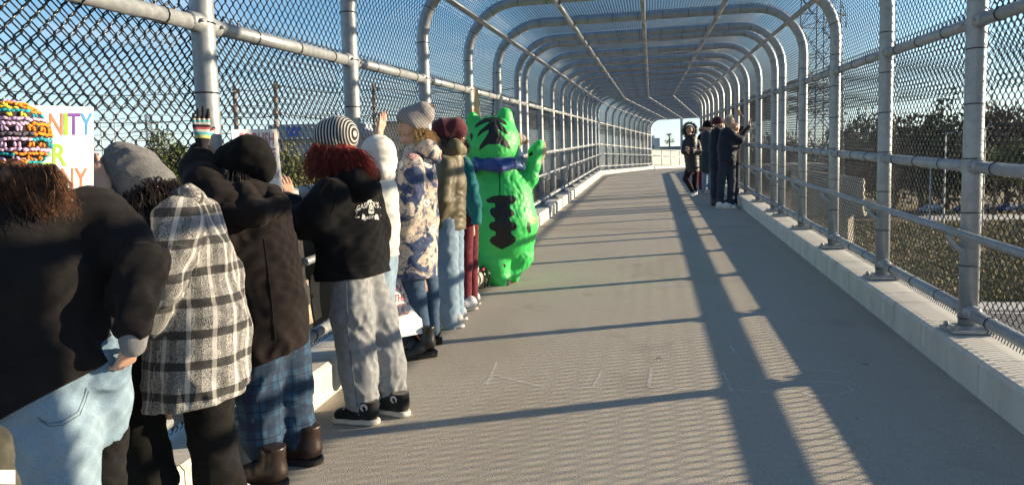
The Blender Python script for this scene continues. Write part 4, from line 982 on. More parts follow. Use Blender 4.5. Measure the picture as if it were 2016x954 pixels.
CRO = [(0.78, 0.26, 0.02), (0.62, 0.42, 0.62), (0.02, 0.33, 0.40), (0.75, 0.10, 0.25), (0.75, 0.62, 0.06), (0.70, 0.24, 0.03), (0.60, 0.42, 0.60), (0.03, 0.30, 0.36), (0.10, 0.09, 0.12)]
CM = [fabric('crochet_yarn_%s' % n, c, nscale=60, bump=0.6) for n, c in zip(('orange', 'lilac', 'teal', 'pink', 'yellow', 'tangerine', 'mauve', 'turquoise', 'charcoal'), CRO)]
hat = P.garment('crochet_hat', [cap(hc+hu*0.03-hf*0.01, hc+hu*0.045-hf*0.02, 0.088, 0.084)], fabric('hat_lining', (0.04, 0.03, 0.035)), cuts=[(hc-hu*0.045, -hu)], h=0.008, body=0)
bm = bmesh.new(); bmesh.ops.create_icosphere(bm, subdivisions=1, radius=1.0); iv = np.array([v.co for v in bm.verts]); iff = [tuple(v.index for v in f.verts) for f in bm.faces]; bm.free()
rng = np.random.RandomState(2); cen = hc+hu*0.032-hf*0.014; rows = []
for i in range(17):
    ph = R(-50)+R(136)*i/16; rad = 0.0950*math.cos(ph); zz = 0.102*math.sin(ph); open_row = i % 3 == 1
    V, F, mi = [], [], []; n = max(6, int(rad*2*math.pi/(0.0105 if not open_row else 0.0085))); colr = [(i//3*4+i % 3) % 9, (i//3*4+2) % 9, (i//3*2+5) % 9]
    for k in range(n):
        if open_row and k % 4 > 1: continue
        a = 2*math.pi*(k+0.5*(i % 2)+rng.normal(0, 0.12))/n; jr = rng.normal(0, 0.0012); q = cen+hf*math.cos(a)*(rad+jr)+hr*math.sin(a)*(rad+jr)+hu*(zz+rng.normal(0, 0.0016))
        tdir = -hf*math.sin(a)+hr*math.cos(a); rdir = unit(q-cen); updir = np.cross(rdir, tdir); tw = rng.normal(0, 0.35); t2 = tdir*math.cos(tw)+updir*math.sin(tw); u2 = updir*math.cos(tw)-tdir*math.sin(tw)
        sc = (0.0046, 0.0100, 0.0044) if open_row else (0.0092, 0.0056, 0.0046)
        n0 = len(V); V += [q+t2*v[0]*sc[0]+u2*v[1]*sc[1]+rdir*v[2]*sc[2] for v in iv]; F += [tuple(j+n0 for j in f) for f in iff]
        mi += [1 if i % 3 == 0 and (i//3) % 2 else colr[(k//9) % 3]]*len(iff)
    o = link('yarn_row', mesh('yarn_row', V, F, CM, True, mi), hat); o['kind'] = 'stuff'
P.finish(M_skin)
# --- plaid shacket, grey beanie
P = Person('person', 'person in a grey beanie bending forward in a black and white plaid shacket', 'person', (-1.80, 2.47, 0.0), GRP_L, 0.011)
P.garment('plaid_shacket', P.chain([(366, 402, 0), (388, 500, 0), (392, 620, 0), (388, 830, 0)], [40, 58, 78, 88], uvr=0.17)+P.chain([(402, 418, 0.12), (428, 540, 0.1), (438, 650, 0.08), (438, 830, 0.08)], [32, 45, 52, 54], uvr=0.17)+P.chain([(348, 436, -0.14), (345, 600, -0.05), (335, 820, -0.02)], [40, 48, 56], uvr=0.17)+P.chain([(350, 436, -0.18), (322, 550, -0.27), (292, 634, -0.18)], [44, 40, 30], k=0.015), F_plaid, cuts=[P.hem((270, 802), (500, 772))], body=0.18, fold=[(0.014, (14, 14, 6), 13), (0.007, (30, 30, 14), 8)], k=0.04)
P.garment('collar', P.chain([(350, 384, 0.02), (378, 386, -0.05), (408, 404, 0.04)], [13, 14, 11]), F_plaid, body=0, h=0.009, fold=[(0.005, (40, 40, 40), 2)])
P.garment('trousers', P.chain([(300, 740, 0), (272, 830, 0), (290, 944, 0)], [50, 44, 58])+P.chain([(405, 740, 0.05), (415, 850, 0.05), (438, 985, 0.05)], [56, 42, 52])+[P.C((315, 735, 0), (400, 735, 0.05), 52, 56)], F_blackpants, fold=FOLD_P, cuts=[P.hem((230, 946), (370, 946))] if False else ())
P.garment('sleeve', P.chain([(330, 460, 0.1), (250, 440, 0.06), (207, 380, -0.08)], [34, 28, 18]), F_plaid)
P.hand((206, 374, -0.09), (184, 336, -0.10), (-0.5, 0.8, 0.1), -1, 0.5, thumb=0.8)
P.head((283, 376, 0), unit(WL*0.75+np.array([0.0, -0.1, -0.75])), up=unit(WL*0.7+np.array([0, 0, 0.75])), neck=(350, 420, 0.02))
hc, (hf, hr, hu) = P.hc, P.hf
P.garment('beanie', P.chain([(292, 372, 0), (262, 335, 0), (238, 312, 0)], [55, 47, 30])+[P.C((238, 312, 0), (228, 330, -0.03), 26, 22)], F_greyhat, cuts=[(P.J((268, 398, 0)), unit(P.J((268, 398, 0))-P.J((240, 350, 0)))), ], fold=[(0.006, (24, 24, 24), 3)], h=0.008, body=0)
P.garment('beanie_cuff', P.chain([(243, 384, 0), (318, 352, 0)], [6, 6]) , F_greyhat, h=0.008, body=0)
pts, drs = skull_roots(hc, 0.09, 500, 6, lambda d: (d @ hf) < 0.3 and (d @ hu) < 0.1)
strands(P, 'hair', pts, drs*0.4+np.array([0.5, -0.1, -0.2]), 0.19, H_dark, 5, 0.6, 0.003, 6)
P.shoe((352, 952), (240, 945), L_white, L_solewh); P.shoe((500, 1010), (385, 1000), L_white, L_solewh)
P.finish(M_skin)
# --- black slouch hat, brown black coat
P = Person('person', 'person in a black slouch hat and long dark coat raising a striped glove', 'person', (-1.78, 3.0), GRP_L, 0.011)
P.garment('long_coat', P.chain([(486, 410, 0), (500, 500, 0), (528, 600, 0), (536, 740, 0)], [66, 72, 70, 64])+P.chain([(440, 415, -0.14), (465, 520, -0.1), (500, 640, -0.06), (512, 750, -0.05)], [40, 44, 46, 44])+P.chain([(530, 405, 0.14), (548, 520, 0.1), (556, 640, 0.06), (558, 740, 0.05)], [38, 42, 46, 46])
    +P.chain([(440, 412, -0.16), (404, 362, -0.08), (391, 335, 0.0)], [40, 36, 33])+P.chain([(391, 335, 0.0), (397, 303, 0.06)], [33, 24])+P.chain([(535, 410, 0.16), (555, 480, 0.25), (520, 520, 0.4)], [34, 30, 26]), F_brown, cuts=[P.hem((470, 724), (602, 680))], body=0.35, fold=[(0.013, (13, 13, 7), 23), (0.007, (28, 28, 14), 8)], k=0.04)
seam_dark = mat('seam_dark', (0.004, 0.0035, 0.004), 0.9); co = [c for c in P.e.children if c.name.startswith('long_coat')][0]
stitch(P, 'seam', *P.last, [[(455, 470), (500, 462), (550, 448), (588, 425)]], seam_dark, 0.0022, co); stitch(P, 'seam', *P.last, [[(520, 470), (532, 560), (545, 690)]], seam_dark, 0.0018, co); stitch(P, 'hem_stitching', *P.last, [[(482, 706), (540, 690), (594, 668)]], seam_dark, 0.0016, co)
P.garment('hood', P.chain([(428, 388, -0.08), (480, 374, -0.05), (538, 380, 0.03)], [19, 22, 18])+P.chain([(440, 420, -0.22), (500, 425, -0.2), (556, 402, -0.07)], [18, 22, 17], k=0.01)+[P.C((480, 380, -0.1), (505, 418, -0.19), 24, 24), P.C((445, 390, -0.14), (455, 418, -0.2), 20, 20), P.C((530, 382, -0.02), (545, 404, -0.08), 18, 18)], F_brown, fold=[(0.010, (26, 26, 30), 3), (0.006, (50, 50, 50), 6)], body=0)
P.hand((398, 280, 0.02), (395, 214, 0.02), (-0.6, 0.8, 0), -1, 0.06, 0.22, size=0.95, thumb=0.7, m=F_glove, name='striped_glove')
P.hand((398, 288, 0.06), (396, 240, 0.09), (-0.9, 0.35, 0), -1, 0.10, 0.2, size=0.55)
P.garment('pyjama_trousers', P.chain([(508, 670, -0.04), (508, 760, -0.03), (516, 858, -0.03), (520, 885, -0.03)], [50, 43, 38, 30])+P.chain([(565, 660, 0.1), (574, 760, 0.12), (584, 840, 0.12), (588, 868, 0.12)], [46, 40, 35, 27])+[P.C((525, 680, 0.0), (552, 675, 0.06), 44, 42)], F_bluepl, fold=[(0.010, (18, 18, 12), 41), (0.006, (40, 40, 60), 9)])
P.shoe((560, 958), (476, 955), L_boot, L_solebk, boot=0.19, wd=0.052, sole=0.034); P.shoe((628, 912), (544, 906), L_boot, L_solebk, boot=0.19, wd=0.052, sole=0.034)
P.head((466, 345, 0), WL, neck=(478, 400, 0)); hc, (hf, hr, hu) = P.hc, P.hf
P.garment('slouch_hat', P.chain([(462, 322, 0), (492, 312, 0), (512, 326, 0)], [41, 44, 30])+[P.C((520, 332, -0.02), (526, 345, -0.02), 18, 12)], F_blackhat, cuts=[P.hem((420, 350), (530, 372))], fold=[(0.007, (20, 20, 20), 7), (0.004, (45, 45, 45), 3)], h=0.009, body=0)
pts, drs = skull_roots(hc, 0.096, 900, 9, lambda d: (d @ hf) < 0.8 and d[2] < 0.35)
strands(P, 'hair', pts, drs*0.4+np.array([-0.1, -0.1, -0.5]), 0.15, H_dark, 5, 0.7, 0.003, 6)
P.finish(M_skin)
# --- striped hat, red hair, black hoodie with logo
P = Person('person', 'person with red hair, striped beanie and black hoodie printed on the back', 'person', (-1.57, 3.72), GRP_L, 0.010)
P.garment('hoodie', P.chain([(690, 372, 0), (690, 440, 0), (694, 510, 0), (694, 580, 0)], [46, 58, 62, 62])+P.chain([(655, 385, -0.14), (660, 470, -0.09), (664, 570, -0.06)], [32, 38, 40])+P.chain([(722, 372, 0.14), (732, 450, 0.1), (732, 570, 0.06)], [30, 36, 36])
    +P.chain([(652, 388, -0.17), (622, 425, -0.19), (594, 438, -0.12)], [36, 35, 32])+P.chain([(594, 438, -0.12), (580, 412, 0.02), (572, 396, 0.10)], [31, 25, 19]), F_black2, cuts=[P.hem((620, 550), (768, 536))], body=0.35, fold=[(0.013, (15, 15, 10), 33), (0.007, (32, 32, 20), 8)], k=0.04)
hdo = [c for c in P.e.children if c.name.startswith('hoodie')][0]; seam_blk = mat('seam_black', (0.002, 0.002, 0.0025), 0.9)
stitch(P, 'hem_seam', *P.last, [[(624, 528), (690, 534), (762, 520)]], seam_blk, 0.0024, hdo); stitch(P, 'armhole_seam', *P.last, [[(668, 366), (662, 395), (650, 425)]], seam_blk, 0.0022, hdo)
hoodV, hoodF = P.last; hood_px = P
P.garment('hood', P.chain([(668, 348, -0.08), (704, 350, -0.10), (734, 346, 0.0)], [17, 20, 17])+P.chain([(700, 360, -0.13), (728, 372, -0.11), (744, 380, -0.03)], [20, 18, 10])+[P.C((690, 356, -0.1), (716, 378, -0.13), 18, 12)], F_black2, fold=[(0.006, (28, 28, 28), 4)], body=0)
P.hand((572, 392, 0.11), (560, 352, 0.16), (-0.8, 0.55, 0), -1, 0.12, 0.15, thumb=0.5)
P.garment('sweatpants', P.chain([(688, 545, -0.06), (694, 620, -0.06), (706, 730, -0.05), (718, 824, -0.04)], [38, 41, 36, 29])+P.chain([(722, 545, 0.08), (744, 620, 0.1), (764, 720, 0.1), (774, 802, 0.1)], [34, 38, 34, 27]), F_sweat, fold=[(0.010, (20, 20, 7), 14), (0.005, (44, 44, 24), 9)], cuts=[P.hem((640, 826), (806, 780)), P.hem((620, 542), (770, 530), False)])
swp = [c for c in P.e.children if c.name.startswith('sweatpants')][0]; stitch(P, 'side_seam', *P.last, [[(682, 556), (684, 640), (694, 730), (706, 815)]], mat('seam_grey', (0.09, 0.095, 0.105), 0.9), 0.0022, swp)
for q in (((744, 834), (654, 829)), ((803, 819), (722, 806))):
    so = P.shoe(*q, L_canvas, L_solewh, wd=0.044, sole=0.03, hgt=0.10, boot=0.13)
    H_ = floor_at(*q[0])-P.base; T_ = floor_at(*q[1])-P.base; d = unit((T_-H_)*np.array([1, 1, 0])); r = np.array([-d[1], d[0], 0]); r = r if r[1] < 0 else -r
    c0 = H_+d*0.055+r*0.049+np.array([0, 0, 0.105]); nseg = 16
    disc = [c0+r*0.003+(d*math.cos(a)+np.array([0, 0, 1])*math.sin(a))*0.021 for a in [2*math.pi*i/nseg for i in range(nseg)]]
    bd = [p_-r*0.02 for p_ in disc]
    bdg = MB().add(disc+bd, [tuple(range(nseg))]+[tuple(range(2*nseg-1, nseg-1, -1))]+[(i, i+nseg, (i+1) % nseg+nseg, (i+1) % nseg) for i in range(nseg)]).build('ankle_badge', L_white, so)
    star = [c0+r*0.0045+(d*math.cos(a)+np.array([0, 0, 1])*math.sin(a))*(0.015 if i % 2 == 0 else 0.006) for i, a in enumerate([math.pi/2+math.pi*i/5 for i in range(10)])]
    MB().add(star+[c0+r*0.0045], [(i, (i+1) % 10, 10) for i in range(10)]).build('star', F_black2, so)
    T0 = H_+d*0.19; lm = MB()
    for i in range(4): a = H_+d*(0.115+0.024*i)+np.array([0, 0, 0.118-0.012*i]); lm.tube([tuple(a-r*0.028), tuple(a+np.array([0, 0, 0.008])), tuple(a+r*0.028)], 0.0035, 5)
    lm.build('laces', L_white, so)
P.head((662, 290, 0), WL, neck=(680, 350, 0)); hc, (hf, hr, hu) = P.hc, P.hf
apex = P.J((712, 262, -0.06)); 
hat = P.garment('striped_beanie', P.chain([(656, 272, 0), (668, 266, 0)], [40, 38]), F_strhat, cuts=[P.hem((612, 276), (712, 302))], h=0.007, body=0, fold=[(0.003, (30, 30, 30), 7)], attrs=lambda V: {'guv': np.stack([V[:, 0], np.linalg.norm((V-apex)*np.array([1, 1, 0.8]), axis=1), V[:, 2]], 1)})
P.garment('hair', P.chain([(642, 298, 0.0), (672, 304, -0.03), (704, 314, -0.02), (722, 328, 0)], [20, 24, 18, 6])+P.chain([(662, 306, -0.05), (690, 326, -0.08)], [20, 9]), H_red, fold=[(0.008, (80, 80, 80), 3)], h=0.008, body=0)
rt, dr = [], []; rng = np.random.RandomState(18)
for i in range(2800):
    x = rng.uniform(618, 712); rt.append(P.J((x, 288+0.14*(x-618)+rng.uniform(-8, 16), rng.uniform(-0.13, 0.03)))); k_ = (x-655)/50; dr.append(RT*(k_*0.7+rng.normal(0.15, 0.25))-UP*rng.uniform(0.4, 0.9)-FW*rng.uniform(-0.1, 0.25))
strands(P, 'hair_strands', rt, dr, 0.165, H_red, 5, 0.28, 0.0017, 8, 0.012, 8, 0.06)
# white print on the back of the hoodie
bvh = BVHTree.FromPolygons([Vector(v) for v in hoodV], [tuple(map(int, f)) for f in hoodF])
def text_mesh(txt, size=1.0, bold=False):
    cu = bpy.data.curves.new('txt', 'FONT'); cu.body = txt; cu.size = size; cu.align_x = 'CENTER'; cu.align_y = 'CENTER'; cu.resolution_u = 3; cu.offset = 0.012*size if bold else 0
    o = bpy.data.objects.new('txt', cu); COL.objects.link(o); dg = bpy.context.evaluated_depsgraph_get(); me = bpy.data.meshes.new_from_object(o.evaluated_get(dg))
    V = np.array([v.co for v in me.vertices]); F = [tuple(p.vertices) for p in me.polygons]; bpy.data.objects.remove(o); bpy.data.curves.remove(cu); bpy.data.meshes.remove(me); return V, F
M_print = mat('white_print', (0.62, 0.62, 0.60), 0.8)
def wrap_print(name, V2, F, cx, cy, w_px, h_px, slope, parent):
    V2 = np.array(V2); lo, hi = V2[:, :2].min(0), V2[:, :2].max(0); out = []
    for v in V2:
        u, w_ = (v[0]-lo[0])/(hi[0]-lo[0])-0.5, (v[1]-lo[1])/(hi[1]-lo[1])-0.5
        tgt = P.J((cx+u*w_px, cy+u*w_px*slope-w_*h_px-6*math.cos(u*2.6)+5, 0)); o0 = CAM-P.base; dr = Vector(unit(tgt-o0)); hit = bvh.ray_cast(Vector(o0), dr)
        q = np.array(hit[0]) if hit[0] is not None else tgt; out.append(q-np.array(dr)*0.004)
    link(name, mesh(name, out, F, M_print), parent)
hd = [c for c in P.e.children if c.name.startswith('hoodie')][0]
wrap_print('print_name', *text_mesh("GASPAR'S", bold=True), 724, 404, 44, 11, -0.16, hd)
wrap_print('print_word', *text_mesh('GROTTO', bold=True), 731, 428, 30, 6, -0.05, hd)
gv, gf = text_mesh('G', bold=True); wrap_print('print_initial', gv, gf, 731, 413, 7, 11, 0, hd)
ring = [(math.cos(a)*r_, math.sin(a)*r_*1.3) for r_ in (1, 0.78) for a in [2*math.pi*i/20 for i in range(20)]]
wrap_print('print_ring', [(x, y, 0) for x, y in ring], [(i, (i+1) % 20, (i+1) % 20+20, i+20) for i in range(20)], 731, 413, 11, 17, 0, hd)
rib = [(-1, 0.55), (-0.7, 0.3), (-0.55, 0.9), (1, 0.9), (1, 0.72), (-0.5, 0.72), (-0.62, 0.2), (-0.5, -0.35), (1, -0.35), (1, -0.55), (-0.55, -0.55), (-0.95, -0.75), (-0.8, 0.0)]
wrap_print('print_banner', [(-1, 0.9, 0), (-0.72, 0.72, 0), (0.9, 0.72, 0), (0.9, 0.92, 0), (-0.7, 0.92, 0), (-1, -0.3, 0), (-0.72, -0.55, 0), (0.9, -0.55, 0), (0.9, -0.35, 0), (-0.7, -0.35, 0), (-0.82, 0.3, 0), (-0.78, 0.36, 0)], [(1, 2, 3, 4), (6, 7, 8, 9), (0, 10, 11), (5, 11, 10), (0, 1, 4), (5, 6, 9)], 724, 416, 52, 18, -0.12, hd)
for cx_ in (716, 742): wrap_print('print_hand', [(-1, -1, 0), (-0.6, 1, 0), (0.5, 0.4, 0), (1, -1, 0)], [(0, 3, 2, 1)], cx_, 424, 8, 8, -0.1, hd)
wrap_print('print_sail', [(-1, -1, 0), (0.5, -0.5, 0), (0.3, 1, 0), (1, -1, 0)], [(0, 1, 2), (0, 3, 1)], 728, 391, 12, 8, 0, hd)
P.finish(M_skin)
# --- white hoodie
P = Person('person', 'person in a white hoodie with the hood up, waving a bare hand', 'person', (-1.66, 4.2), GRP_L, 0.011)
P.garment('hood', P.chain([(745, 299, 0), (747, 318, 0), (744, 342, -0.02)], [34, 33, 26])+[P.C((752, 340, -0.08), (766, 348, 0), 16, 12)], F_whitef, fold=[(0.007, (16, 16, 40), 4), (0.004, (50, 50, 50), 5)], h=0.009, body=0.4)
P.garment('white_hoodie', P.chain([(744, 375, 0), (742, 440, 0), (740, 530, 0)], [38, 43, 42])+P.chain([(765, 385, 0.1), (766, 520, 0.06)], [20, 20])+P.chain([(725, 385, -0.1), (722, 520, -0.06)], [26, 26])
    +P.chain([(722, 385, 0.12), (716, 335, 0.25), (742, 278, 0.28)], [24, 22, 16]), F_whitef, cuts=[P.hem((690, 506), (790, 503))], body=0.35, fold=[(0.006, (14, 14, 12), 3), (0.004, (36, 36, 30), 5)], k=0.03)
P.hand((744, 268, 0.28), (762, 208, 0.30), (-0.9, 0.2, 0.1), -1, 0.12, 0.1, thumb=0.4)
P.garment('jeans', P.chain([(740, 500, 0), (745, 600, 0), (752, 720, 0)], [34, 26, 20])+P.chain([(752, 500, 0.1), (752, 600, 0.1), (756, 710, 0.1)], [34, 24, 19]), D_mid, fold=FOLD_P)
P.head((738, 312, 0), WL, scale=0.85, neck=(744, 350, 0))
P.shoe((770, 748), (712, 742), L_canvas, L_solewh); P.shoe((772, 724), (720, 720), L_canvas, L_solewh); P.finish(M_skin)
# --- floral coat
P = Person('person', 'person in a floral coat and grey pompom beanie looking back along the bridge', 'person', (-1.66, 4.92), GRP_L, 0.010)
P.garment('floral_coat', P.chain([(824, 308, 0), (822, 360, 0), (820, 440, 0), (819, 580, 0)], [31, 38, 38, 38])+P.chain([(808, 325, -0.13), (808, 430, -0.09), (806, 570, -0.06)], [22, 26, 28])+P.chain([(838, 320, 0.12), (842, 430, 0.08), (838, 570, 0.06)], [20, 22, 22])
    +P.chain([(810, 326, -0.15), (803, 420, -0.19), (788, 498, -0.10)], [24, 22, 16]), F_floral, cuts=[P.hem((760, 548), (870, 544))], body=0.35, fold=[(0.006, (18, 18, 8), 43), (0.003, (40, 40, 24), 8)])
P.garment('hood', P.chain([(822, 294, -0.06), (842, 292, -0.1), (858, 300, 0.0)], [14, 16, 12])+P.chain([(846, 300, -0.1), (858, 312, -0.05)], [14, 11]), F_floral, fold=[(0.004, (40, 40, 40), 3)], body=0)
P.garment('jeans', P.chain([(806, 520, -0.05), (818, 590, -0.05), (836, 668, -0.04)], [27, 21, 14])+P.chain([(840, 520, 0.1), (848, 590, 0.12), (854, 650, 0.12)], [22, 17, 12]), D_dark, fold=[(0.004, (26, 26, 26), 4)])
P.shoe((856, 700), (792, 710), L_black, L_solebk, boot=0.22, wd=0.042, heelblock=0.035, ln=0.25); P.shoe((868, 676), (818, 680), L_black, L_solebk, boot=0.22, wd=0.042, heelblock=0.035, ln=0.25)
fd = -RT*0.93-FW*0.32+np.array([0, 0, -0.05])
P.head((812, 252, 0), fd, eyes=True, neck=(824, 300, 0)); hc, (hf, hr, hu) = P.hc, P.hf
pts, drs = skull_roots(hc+np.array([0, 0, -0.02]), 0.082, 800, 4, lambda d: d[2] < 0.3 and (d @ hf) < 0.15)
strands(P, 'hair', pts, drs*0.8+np.array([0.1, 0, -0.2]), 0.15, H_blond, 5, 0.45, 0.0026, 7, 0.016, 12)
hat = P.garment('knit_beanie', P.chain([(812, 240, 0), (832, 224, 0)], [33, 24]), F_knit, cuts=[(P.J((800, 246, 0)), unit(P.J((800, 246, 0))-P.J((818, 212, 0))))], h=0.008, body=0, fold=[(0.003, (30, 30, 30), 7)], attrs=lambda V: {'guv': np.stack([V[:, 0], (V-P.J((845, 213, 0))) @ unit(P.J((800, 250, 0))-P.J((845, 213, 0))), V[:, 2]], 1)})
pompom(P, P.J((845, 214, 0)), 0.042, H_pom, parent=hat); P.finish(M_skin)
# --- olive jacket
P = Person('person', 'person in an olive jacket, maroon knit hat and pale jeans', 'person', (-1.66, 5.66), GRP_L, 0.012)
P.garment('olive_jacket', P.chain([(888, 310, 0), (888, 360, 0), (887, 480, 0)], [24, 29, 29])+P.chain([(876, 322, -0.12), (876, 470, -0.06)], [16, 19])+P.chain([(900, 318, 0.12), (902, 470, 0.06)], [14, 16])+P.chain([(878, 326, -0.14), (872, 395, -0.18), (862, 440, -0.1)], [17, 16, 12]), F_olive, cuts=[P.hem((850, 454), (925, 450))], body=0.35, fold=[(0.008, (10, 10, 30), 3), (0.004, (36, 36, 36), 8)])
P.garment('hood', P.chain([(876, 294, -0.04), (896, 290, -0.06), (908, 296, 0)], [13, 16, 12]), F_olive, fold=[(0.005, (40, 40, 40), 3)], body=0)
P.garment('jeans', P.chain([(878, 440, -0.05), (880, 540, -0.05), (884, 634, -0.04)], [25, 22, 22])+P.chain([(894, 440, 0.1), (896, 540, 0.1), (898, 622, 0.1)], [20, 17, 17]), D_mid, fold=[(0.006, (22, 22, 12), 4), (0.004, (44, 44, 44), 2)])
P.shoe((912, 643), (862, 648), L_greytr, L_white, ln=0.26); P.shoe((918, 628), (872, 630), L_greytr, L_white, ln=0.26)
P.head((876, 266, 0), WL, neck=(884, 300, 0)); hc, (hf, hr, hu) = P.hc, P.hf
hat = P.garment('knit_hat', P.chain([(876, 258, 0), (898, 253, 0), (908, 258, 0)], [27, 21, 12]), F_mhat, cuts=[P.hem((846, 262), (905, 288))], h=0.009, body=0)
strands(P, 'tassel', *skull_roots(P.J((910, 262, 0)), 0.01, 60, 3, lambda d: d[0] > -0.3), 0.05, fabric('pink_yarn', (0.38, 0.07, 0.12)), 3, 0.5, 0.004, 3, 0, parent=hat)
pts, drs = skull_roots(hc, 0.085, 260, 4, lambda d: d[2] < 0.1 and (d @ hf) < 0.2); strands(P, 'hair', pts, drs*0.5+np.array([0.1, 0, -0.4]), 0.12, H_dark, 5, 0.6, 0.003, 5); P.finish(M_skin)
# --- teal fleece
P = Person('person', 'person in a teal fleece and maroon trousers half hidden by the green costume', 'person', (-1.66, 6.3), GRP_L, 0.013)
P.garment('teal_fleece', P.chain([(914, 320, 0), (922, 370, 0), (928, 460, 0)], [13, 20, 22])+P.chain([(920, 330, -0.12), (934, 400, -0.14), (938, 436, -0.1)], [13, 13, 11]), F_teal, cuts=[P.hem((890, 446), (960, 438))], body=0.35, fold=[(0.006, (16, 16, 16), 3)])
P.garment('trousers', P.chain([(917, 435, -0.05), (916, 520, -0.05), (916, 604, -0.04)], [16, 14, 12])+P.chain([(928, 435, 0.08), (928, 520, 0.1), (930, 596, 0.1)], [15, 13, 11]), F_maroon, fold=[(0.006, (22, 22, 12), 4)])
P.shoe((938, 608), (902, 613), L_white, L_solewh, ln=0.25); P.shoe((944, 598), (908, 602), L_white, L_solewh, ln=0.25)
P.head((896, 282, 0), WL, neck=(906, 318, 0)); pts, drs = skull_roots(P.hc, 0.085, 260, 4, lambda d: d[2] > -0.6 and (d @ P.hf[0]) < 0.5); strands(P, 'hair', pts, drs*0.5+np.array([0.1, 0, -0.4]), 0.10, H_dark, 5, 0.6, 0.004, 5); P.finish(M_skin)
# --- behind the costume
P = Person('person', 'person in a blue jacket and striped pompom hat just behind the green costume', 'person', (-1.55, 8.6), GRP_L, 0.014)
P.garment('blue_jacket', P.chain([(1012, 300, 0), (1016, 340, 0), (1016, 400, 0)], [15, 20, 19])+P.chain([(1022, 306, 0.1), (1030, 345, 0.2), (1036, 330, 0.3)], [9, 8, 7]), fabric('blue_cotton', (0.02, 0.06, 0.13)), fold=[(0.006, (16, 16, 16), 3)])
P.garment('trousers', P.chain([(1010, 395, 0), (1010, 450, 0), (1010, 518, 0)], [12, 10, 8])+P.chain([(1020, 395, 0.1), (1020, 450, 0.1), (1020, 512, 0.1)], [12, 10, 8]), D_blk)
P.shoe((1026, 522), (1004, 524), L_canvas, L_solewh, ln=0.25); P.shoe((1030, 516), (1010, 518), L_canvas, L_solewh, ln=0.25)
P.head((1016, 280, 0), WL, neck=(1014, 300, 0)); hat = P.garment('knit_hat', P.chain([(1016, 274, 0), (1026, 274, 0)], [13, 10]), F_knit, h=0.01, body=0); pompom(P, P.J((1036, 279, 0)), 0.04, H_pom, 160, parent=hat); P.finish(M_skin)
# --- inflatable costume
P = Person('inflatable_costume', 'person inside a green inflatable cat costume with black stripes and a blue neckerchief', 'costume', (-1.6, 7.45), GRP_L, 0.012)
def in_poly(x, y, poly):
    d = np.full(len(x), 1e9); ins = np.zeros(len(x), bool); n = len(poly)
    for i in range(n):
        (x0, y0), (x1, y1) = poly[i], poly[(i+1) % n]; ex, ey = x1-x0, y1-y0; t_ = np.clip(((x-x0)*ex+(y-y0)*ey)/(ex*ex+ey*ey), 0, 1)
        d = np.minimum(d, np.hypot(x-x0-t_*ex, y-y0-t_*ey)); c_ = ((y0 > y) != (y1 > y)) & (x < ex*(y-y0)/(ey if ey else 1e-9)+x0); ins ^= c_
    return np.where(ins, -d, d)
def zz(l, ox, oy, k): return [(ox+x*k, oy+y*k) for x, y in l]
HEADP = [zz(q, 900, 150, 0.2096) for q in ([(160, 490), (175, 455), (205, 425), (260, 395), (340, 380), (400, 390), (450, 420), (475, 467), (425, 445), (360, 425), (300, 425), (235, 450)], [(185, 580), (195, 545), (215, 510), (300, 440), (390, 430), (445, 480), (482, 555), (440, 535), (380, 492), (350, 482), (305, 495), (240, 530)],
    [(200, 705), (215, 650), (270, 570), (310, 500), (375, 495), (430, 560), (480, 620), (505, 690), (450, 665), (400, 637), (340, 630), (290, 640), (245, 670)], [(300, 390), (380, 390), (392, 640), (290, 640)], [(118, 560), (135, 525), (152, 560), (132, 612)])]
BODYP = [[(956, 393), (970, 386), (985, 384), (1012, 385), (1017, 392), (1013, 400), (1004, 402), (1004, 410), (1012, 416), (1014, 423), (1004, 427), (1005, 435), (1015, 439), (1018, 447), (1013, 453), (1006, 454), (1007, 461), (1015, 466), (1016, 474), (1008, 481), (996, 487), (988, 491), (978, 486), (968, 480), (963, 473), (968, 466), (976, 463), (976, 456), (965, 451), (962, 444), (967, 437), (974, 436), (974, 430), (966, 422), (964, 414), (968, 409), (975, 408), (974, 400), (960, 399)],
    [(1038, 434), (1043, 440), (1046, 456), (1041, 460), (1037, 450)], [(990, 518), (997, 522), (993, 528)], [(1000, 550), (1007, 552), (1003, 563), (995, 564)], [(1041, 303), (1047, 297), (1050, 305), (1042, 308)], [(938, 440), (941, 450), (938, 470), (934, 460)], [(982, 336), (984.5, 336), (985.5, 390), (983, 390)]]
def stripes(V):
    W_ = V+P.base-CAM; dz = W_ @ FW; x = IMG_W/2+F_PX*(W_ @ RT)/dz; y = IMG_H/2-F_PX*(W_ @ UP)/dz; d = np.full(len(V), 1e9)
    for q in HEADP+BODYP: d = np.minimum(d, in_poly(x, y, q))
    cen = P.J((985, 400, 0)); back = ((V-cen) @ FW) < 0.10; d = np.where(back, d, 50); orange = np.hypot(x-1049, y-433)-5
    return {'stripe': d, 'dot': np.where(back, orange, 50)}
t = NT('green_nylon', 0.42); at1 = t.n('ShaderNodeAttribute', attribute_name='stripe'); at2 = t.n('ShaderNodeAttribute', attribute_name='dot')
g = t.mix(t.noise(3, 3), (0.04, 0.56, 0.11), (0.06, 0.66, 0.15)); g = t.mix(t.math('LESS_THAN', at1.outputs['Fac'], 0.0), g, (0.010, 0.011, 0.011)); g = t.mix(t.math('LESS_THAN', t.math('ABSOLUTE', at2.outputs['Fac']), 1.6), g, (0.65, 0.16, 0.03)); t.col(g)
t.bump(t.noise(30, 4, dist=1.5), 0.25, 0.01); t.b.inputs['Subsurface Weight'].default_value = 0.12; t.b.inputs['Subsurface Radius'].default_value = (0.04, 0.10, 0.04)
t.b.inputs['Roughness'].default_value = 0.52; t.b.inputs['Specular IOR Level'].default_value = 0.5; M_green = t.m
